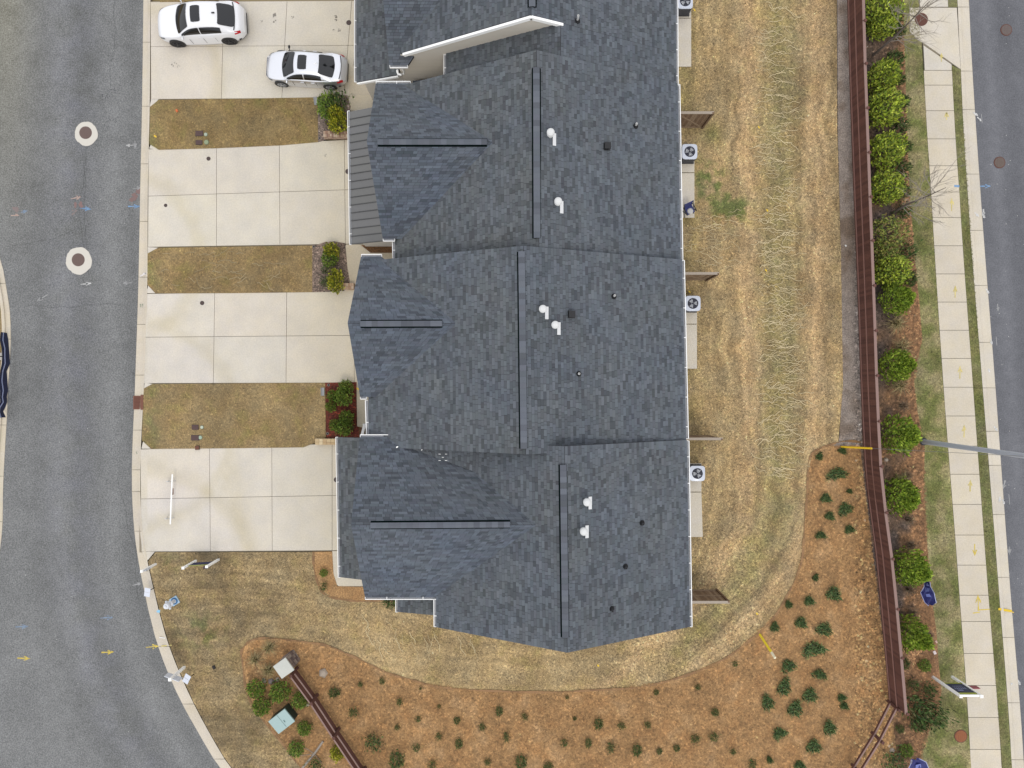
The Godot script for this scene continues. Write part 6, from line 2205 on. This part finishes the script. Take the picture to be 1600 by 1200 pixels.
	# guy wire with its yellow guard
	var ga := P(1312, 698, LOT)
	var gt := base + Vector3(0, 8.4, 0)
	var gw := thing("guy_wire", "yellow guy wire guard slanting over the board fence, wire running to the lamp pole", "guy wire", ga)
	var wm := MB.new()
	wm.tube([Vector3(0, 0, 0), gt - ga], [0.011, 0.011], 5)
	obj("wire", wm, M.steel, gw)
	var ym := MB.new()
	ym.tube([(gt - ga) * 0.01, (gt - ga) * 0.205], [0.055, 0.055], 8)
	obj("guard", ym, mat(244, 204, 40, 0.5), gw)
	var yb := P(1186.5, 990, LOT)
	var yt := P(1211, 1028, 1.7)
	var yp := thing("marker_pole", "leaning yellow marker pole with a white end on the pine straw", "marker pole", yb)
	var y1 := MB.new()
	y1.tube([Vector3(0, -0.05, 0), (yt - yb) * 0.78], [0.07, 0.07], 8)
	obj("pole", y1, mat(250, 224, 60, 0.5), yp)
	var y2 := MB.new()
	y2.tube([(yt - yb) * 0.78, yt - yb], [0.072, 0.072], 8)
	obj("tip", y2, mat(246, 238, 206, 0.5), yp)
	# stone pillar at the end of the rail fence
	var pc := P(456.5, 1027.5, LOT)
	var pi := thing("stone_pillar", "square stone pillar with a pale concrete cap at the rail fence's end", "pillar", pc)
	pi.rotation.y = 0.62
	var core := MB.new()
	core.box(Vector3(0, 0.72, 0), Vector3(0.62, 1.45, 0.62))
	obj("core", core, mat(120, 110, 106), pi)
	var stone_m := [mat(128, 112, 106), mat(146, 130, 120), mat(108, 94, 92), mat(160, 148, 138)]
	for f in 4:
		var bs := Basis(Vector3.UP, PI / 2 * f)
		for r in 8:
			var x := -0.34
			while x < 0.30:
				var w := minf(rng.randf_range(0.16, 0.30), 0.34 - x)
				var mb := MB.new()
				mb.box(bs * Vector3(x + w * 0.5, 0.08 + r * 0.17, 0.325), Vector3(w - 0.015, 0.155, 0.07 + rng.randf_range(0, 0.025)), bs)
				obj("stone", mb, stone_m[rng.randi_range(0, 3)], pi)
				x += w
	var cap := MB.new()
	cap.box(Vector3(0, 1.49, 0), Vector3(0.84, 0.09, 0.84))
	var top := cap
	top.quad(Vector3(-0.42, 1.535, 0.42), Vector3(0.42, 1.535, 0.42), Vector3(0.08, 1.59, 0.08), Vector3(-0.08, 1.59, 0.08))
	top.quad(Vector3(0.42, 1.535, -0.42), Vector3(-0.42, 1.535, -0.42), Vector3(-0.08, 1.59, -0.08), Vector3(0.08, 1.59, -0.08))
	top.quad(Vector3(0.42, 1.535, 0.42), Vector3(0.42, 1.535, -0.42), Vector3(0.08, 1.59, -0.08), Vector3(0.08, 1.59, 0.08))
	top.quad(Vector3(-0.42, 1.535, -0.42), Vector3(-0.42, 1.535, 0.42), Vector3(-0.08, 1.59, 0.08), Vector3(-0.08, 1.59, -0.08))
	top.quad(Vector3(-0.08, 1.59, 0.08), Vector3(0.08, 1.59, 0.08), Vector3(0.08, 1.59, -0.08), Vector3(-0.08, 1.59, -0.08))
	obj("cap", cap, mat(204, 206, 198, 0.85), pi)
	# rubble round the pillar, boulder, fallen branch
	for a in [["pale broken stone, leftmost in the rubble below the pillar", 413, 1063, 0.16], ["grey broken stone in the middle of the rubble below the pillar", 424, 1064, 0.18], ["pinkish broken stone nearest the foot of the pillar", 434, 1061, 0.15], ["pale angular boulder alone on the pine straw right of the pillar", 505.5, 1051, 0.26], ["small pale rock against the lower rail of the pillar fence", 481, 1101, 0.12], ["tan rock in the dark soil beside the lamp pole's evergreen", 1384, 718.5, 0.14], ["pale tan rock right of the short rail fence at the bottom", 1393, 1172, 0.16]]:
		var o := thing("rock", a[0], "rock", G(a[1], a[2], 0.03), "loose rocks in the beds")
		var mb := MB.new()
		var prof := []
		for e in [[0.9, -0.04], [1.0, 0.25], [0.75, 0.6], [0.3, 0.8], [0.0, 0.8]]:
			prof.append(Vector2(e[0] * a[3], e[1] * a[3]))
		mb.lathe(Vector3.ZERO, prof, 5)
		for k in mb.v.size():
			mb.v[k] *= 1.0 + 0.5 * tone.get_noise_3dv(mb.v[k] * 12.0 + Vector3(a[1], 0, a[2]))
		obj("stone", mb, mat(182, 168, 152) if a[3] != 0.18 else mat(140, 130, 130), o)
	var fb := thing("fallen_branch", "grey forked fallen branch lying at the bottom left bed", "branch", G(490, 1176, 0.08))
	var fm := MB.new()
	for e in [[[505, 1158], [491, 1178], [476, 1196], [462, 1212]], [[491, 1178], [475, 1180], [450, 1180]], [[491, 1178], [480, 1170], [472, 1168]], [[491, 1178], [498, 1186], [503, 1193]]]:
		var pts := []
		var rad := []
		for k in e.size():
			pts.append(G(e[k][0], e[k][1], 0.08) - G(490, 1176, 0.08))
			rad.append((0.065 if e.size() == 4 else 0.02) * (1.0 if e.size() == 4 else 1.0 - 0.3 * k))
		fm.tube(pts, rad, 6)
	obj("limb", fm, mat(164, 154, 142), fb)
	# utility cabinet
	var uc := P(447, 1116, LOT)
	var ut := thing("utility_cabinet", "green utility cabinet with a pale sloping lid in the lower left bed", "utility cabinet", uc)
	ut.rotation.y = 0.66
	var um := MB.new()
	um.box(Vector3(0, 0.36, 0), Vector3(1.12, 0.72, 0.86))
	obj("cabinet", um, mat(44, 62, 52, 0.6), ut)
	var ul := MB.new()
	ul.box(Vector3(-0.0, 0.80, 0.02), Vector3(1.16, 0.09, 0.92), Basis(Vector3.RIGHT, 0.06))
	obj("lid", ul, mat(164, 190, 188, 0.5), ut)
	var us := MB.new()
	us.box(Vector3(0.02, 0.856, 0.0), Vector3(0.012, 0.006, 0.86), Basis(Vector3.RIGHT, 0.06))
	us.box(Vector3(0.14, 0.862, 0.1), Vector3(0.03, 0.012, 0.14), Basis(Vector3.RIGHT, 0.06))
	obj("lid_seam", us, mat(96, 120, 118), ut)
	# hydrant, leaning a little from the camera's foot as any upright does
	var hy := thing("fire_hydrant", "white fire hydrant with blue ring base on a pale square pad by the kerb", "fire hydrant", G(273.5, 938.5))
	var hp := MB.new()
	hp.box(Vector3(0, 0.03, 0), Vector3(0.46, 0.09, 0.46), Basis(Vector3.UP, 0.55))
	obj("pad", hp, mat(178, 206, 226), hy)
	disc(hy, "ring", Vector3.ZERO, 0.19, 0.05, 0.12, mat(58, 110, 158))
	var hb := MB.new()
	hb.lathe(Vector3.ZERO, [Vector2(0.13, 0.1), Vector2(0.11, 0.14), Vector2(0.105, 0.62), Vector2(0.19, 0.63), Vector2(0.19, 0.68), Vector2(0.12, 0.69), Vector2(0.12, 0.92), Vector2(0.18, 0.93), Vector2(0.185, 0.97), Vector2(0.15, 1.08), Vector2(0.07, 1.13), Vector2(0.06, 1.2), Vector2(0.0, 1.2)], 22)
	obj("barrel", hb, mat(232, 236, 242, 0.5), hy)
	for e in [[Vector3(0.5, 0, 0.86), 0.24], [Vector3(-0.5, 0, -0.86), 0.24], [Vector3(-0.86, 0, 0.5), 0.22]]:
		var nz := MB.new()
		nz.tube([Vector3(0, 0.82, 0) + e[0] * 0.08, Vector3(0, 0.82, 0) + e[0] * e[1], Vector3(0, 0.82, 0) + e[0] * (e[1] + 0.03)], [0.06, 0.065, 0.04], 10)
		obj("nozzle", nz, mat(232, 236, 242, 0.5), hy)
	build_signs()

func build_signs() -> void:
	# street side sign post near the corner
	var a := P(244, 881, LOT)
	var o := thing("sign_post", "white post with a pale sign plate by the kerb below the bottom driveway", "sign", a)
	post(o, Vector3.ZERO, 1.6, 0.10, M.white)
	var pl := MB.new()
	pl.box(Vector3(0.02, 1.15, 0.06), Vector3(0.42, 0.7, 0.02), Basis(Vector3.UP, 0.35))
	obj("sign_plate", pl, mat(208, 214, 226), o)
	# real estate sign between two posts
	var s := P(324, 875.5, LOT)
	o = thing("yard_sign", "dark blue sign hanging between two white posts on the left lawn", "sign", s)
	for e in [306.5, 342]:
		post(o, P(e, 876 if e < 320 else 874, LOT) - s, 1.62, 0.11, M.white)
	var l := P(306.5, 876, LOT) - s
	var r := P(342, 874, LOT) - s
	var pm := MB.new()
	pm.bar(l.lerp(r, 0.1) + Vector3(0, 0.85, 0.0), l.lerp(r, 0.92) + Vector3(0, 0.85, 0.0), 0.04, 0.62)
	var board := obj("sign_board", pm, M.navy, o)
	var tm := MB.new()
	tm.bar(l.lerp(r, 0.08) + Vector3(0, 1.19, 0.0), l.lerp(r, 0.94) + Vector3(0, 1.19, 0.0), 0.05, 0.05)
	obj("frame_bar", tm, mat(148, 150, 84), board)
	var lt := MB.new()
	for k in 7:
		lt.box(l.lerp(r, 0.2 + k * 0.1) + Vector3(0, 0.98, 0.024), Vector3(0.06, 0.09, 0.01))
	obj("lettering", lt, mat(170, 174, 196), board)
	var rd := MB.new()
	rd.box(l.lerp(r, 0.82) + Vector3(0.02, 1.3, 0.12), Vector3(0.2, 0.16, 0.12))
	obj("leaflet_box", rd, mat(84, 66, 70), o)
	# small yard signs
	for e in [["small white yard sign on a thin stake at the kerb above the hydrant", 242, 918, 0.1, 0.45], ["small white yard sign on a dark stake below the white sign post at the curve", 303.5, 1053, 0.45, 0.45]]:
		var b := P(e[1], e[2], LOT)
		o = thing("stake_sign", e[0], "sign", b, "small white yard signs")
		o.rotation.y = -e[3]
		var st := MB.new()
		st.bar(Vector3(0, -0.05, 0), Vector3(-0.05, 0.5, 0.03), 0.03, 0.03)
		obj("stake", st, M.black, o)
		for q in [-1.0, 1.0]:
			var sp := MB.new()
			sp.box(Vector3(-0.14, 0.55, 0.13 + 0.125 * q), Vector3(0.38, 0.02, 0.235), Basis(Vector3.BACK, 0.25))
			obj("sign_panel", sp, mat(226, 231, 242), o)
	var c := P(288.5, 1042, LOT)
	o = thing("sign_post", "white post carrying a broad white sign plate where the kerb curves", "sign", c)
	o.rotation.y = 0.0
	post(o, Vector3.ZERO, 1.75, 0.13, M.white)
	var bp := MB.new()
	bp.box(Vector3(0.02, 1.38, 0.02), Vector3(0.86, 0.5, 0.03), Basis(Vector3.UP, -0.35))
	obj("sign_plate", bp, mat(226, 231, 240), o)
	# large sign at the lower right
	var g := P(1471, 1057, LOT)
	o = thing("yard_sign", "large dark blue sign with green edges between two tall white posts over the sidewalk", "sign", g)
	var p0 := P(1456.5, 1057, LOT) - g
	var p1 := P(1487, 1057, LOT) - g
	post(o, p0, 2.6, 0.12, M.white)
	post(o, p1, 2.6, 0.12, M.white)
	var hm := MB.new()
	hm.bar(p0 + Vector3(0.0, 2.5, 0), p1 + Vector3(0, 2.5, 0), 0.09, 0.10)
	obj("crossbar", hm, M.white, o)
	var nb := MB.new()
	nb.bar(p0.lerp(p1, 0.06) + Vector3(0, 1.62, 0.0), p0.lerp(p1, 0.94) + Vector3(0, 1.62, 0.0), 0.05, 1.2)
	board = obj("sign_board", nb, mat(40, 50, 84, 0.6), o)
	for e in [1.0, 2.27]:
		var ge := MB.new()
		ge.bar(p0.lerp(p1, 0.04) + Vector3(0, e, 0.0), p0.lerp(p1, 0.98) + Vector3(0, e, 0.0), 0.09, 0.10)
		obj("green_edge", ge, mat(150, 156, 62), board)
	var lt2 := MB.new()
	for e in [[0.28, 0.5, 1.9, 0.10], [0.25, 0.75, 1.66, 0.16], [0.3, 0.7, 1.38, 0.06]]:
		for k in 6:
			var t := lerpf(e[0], e[1], k / 5.0)
			lt2.box(p0.lerp(p1, t) + Vector3(0, e[2], -0.032), Vector3(0.05, e[3], 0.01))
	obj("lettering", lt2, mat(150, 158, 190), board)
	var rr := MB.new()
	rr.box(p1 + Vector3(0.3, 1.5, -0.02), Vector3(0.5, 0.35, 0.03))
	rr.bar(p1 + Vector3(0.05, 1.64, 0), p1 + Vector3(0.5, 1.64, 0), 0.03, 0.03)
	obj("rider_sign", rr, mat(158, 92, 98), o)
	feather_flag("dark blue feather flag blown over beside the cone shaped evergreen and grass edge", [[1436.5, 899, 0.12], [1441, 905, 0.9], [1446, 911, 1.2], [1449, 916, 1.5]], [[1441, 903, 1.0, 1443.5, 903, 1.05], [1445, 909, 1.3, 1451, 909, 1.45], [1442, 916, 1.4, 1455, 917, 1.8], [1438.5, 926, 1.3, 1458, 926, 2.0], [1441, 934, 1.2, 1461.5, 934, 1.9], [1445, 941, 1.1, 1461, 941, 1.6], [1449, 945.5, 1.0, 1458, 945.5, 1.3]])
	feather_flag("dark blue feather flag blown over at the bottom edge of the picture", [[1418, 1208, 0.12], [1422, 1200, 0.9], [1424, 1194, 1.6], [1425, 1188, 2.2]], [[1424, 1187, 1.8, 1436, 1185, 1.9], [1422, 1194, 1.6, 1446, 1190, 2.0], [1419, 1203, 1.5, 1450, 1199, 1.9], [1417, 1212, 1.3, 1452, 1211, 1.7], [1416, 1222, 1.2, 1452, 1224, 1.5]])
	# the long banner along the far kerb of the left road
	var lb := thing("fence_banner", "long wavy dark blue banner standing along the kerb at the left edge", "banner", P(6, 585, LOT))
	var line := [[13, 520], [14, 532], [14.5, 545], [17, 556], [15.5, 568], [13, 580], [12.5, 595], [12.5, 610], [13, 620], [12, 628], [9, 637], [7.5, 643], [9, 652]]
	var rows := []
	for h in [0.14, 0.35, 0.55, 0.75]:
		var row := PackedVector3Array()
		for q in line:
			row.append(P(q[0] - 1.0, q[1], 0.14) + Vector3(0.05 * sin(q[1] * 0.3 + h * 3.0), h - 0.14, 0) - P(6, 585, LOT))
		rows.append(row)
	var bm := MB.new()
	bm.grid(rows)
	var nm := mat(36, 42, 72, 0.6)
	nm.cull_mode = BaseMaterial3D.CULL_DISABLED
	var cloth := obj("banner_cloth", bm, nm, lb)
	var st := MB.new()
	for k in line.size() - 1:
		var up := Vector3(0.03, 0.0, 0)
		st.bar(rows[2][k] + up, rows[2][k + 1] + up, 0.02, 0.06)
	obj("stripe", st, mat(150, 158, 190), cloth)
	for e in [[5, 557], [3, 622]]:
		var pp0 := P(e[0], e[1], LOT) - P(6, 585, LOT)
		var tm2 := MB.new()
		tm2.box(pp0 + Vector3(0, 0.06, 0), Vector3(0.40, 0.12, 0.42))
		obj("weight_block", tm2, mat(196, 192, 182), lb)
		post(lb, pp0, 1.0, 0.05, M.black, "stand_pole")
	# marking flags in the grass
	var fl := [["yellow marking flag right of the green patch in the back lawn", 1194, 331], ["yellow marking flag under the eave corner by the first patio", 1081, 20], ["yellow marking flag next to the third air conditioner", 1073.5, 457.5], ["yellow marking flag on the lawn below the end house's ridge", 931.5, 1037.5], ["yellow marking flag in the curve of lawn near the straw bed", 1178, 957], ["small yellow marking flag in the back lawn beside the top runners", 1181, 202], ["yellow marking flag by the kerb in the top grass strip", 244, 216], ["yellow marking flag on the walk by the red mulch bed", 558.5, 608], ["yellow marking flag in the lawn right of the third patio", 1192, 424]]
	for e in fl:
		var fb := G(e[1], e[2], 0.02)
		o = thing("marking_flag", e[0], "marking flag", fb, "yellow marking flags")
		var wm := MB.new()
		wm.bar(Vector3(0, -0.02, 0), Vector3(0.02, 0.32, 0.01), 0.01, 0.01)
		obj("wire", wm, M.steel, o)
		var cm := MB.new()
		cm.quad(Vector3(0.02, 0.30, 0), Vector3(0.14, 0.26, 0.07), Vector3(0.14, 0.24, -0.04), Vector3(0.02, 0.31, -0.10))
		var ym := mat(240, 200, 50, 0.6)
		ym.cull_mode = BaseMaterial3D.CULL_DISABLED
		obj("flag", cm, ym, o)
	# litter
	var lit := [["white scrap of paper on the straw by the grass edge at lower right", 1460, 1019.5, 0.15, lin(240, 226, 224)], ["pinkish scrap at the edge of the fence border above the white one", 1462.5, 1002.5, 0.1, lin(224, 190, 176)], ["orange sprayed flag scrap in the top grass strip", 276.5, 173, 0.12, lin(220, 120, 72)], ["dark dropped object on the left lawn right of the stake sign", 334.5, 1042.5, 0.16, lin(48, 44, 44)], ["white scrap in the gravel strip by the fence", 1321, 384, 0.08, lin(236, 234, 230)], ["white pebble in the top planting bed, upper of two", 504.5, 174.5, 0.07, lin(236, 232, 226)], ["white pebble in the top planting bed, lower of two", 507, 180.5, 0.07, lin(236, 232, 226)]]
	for e in lit:
		var m := mat(200, 200, 200)
		m.albedo_color = e[4].linear_to_srgb()
		o = thing("scrap", e[0], "litter", G(e[1], e[2], 0.05))
		var mb := MB.new()
		mb.box(Vector3(0, 0.02, 0), Vector3(e[3], 0.03, e[3] * 1.3), Basis(Vector3.UP, 0.5))
		mb.box(Vector3(0.01, 0.045, 0.02), Vector3(e[3] * 0.7, 0.03, e[3] * 0.8), Basis(Vector3.UP, 1.1))
		obj("piece", mb, m, o)
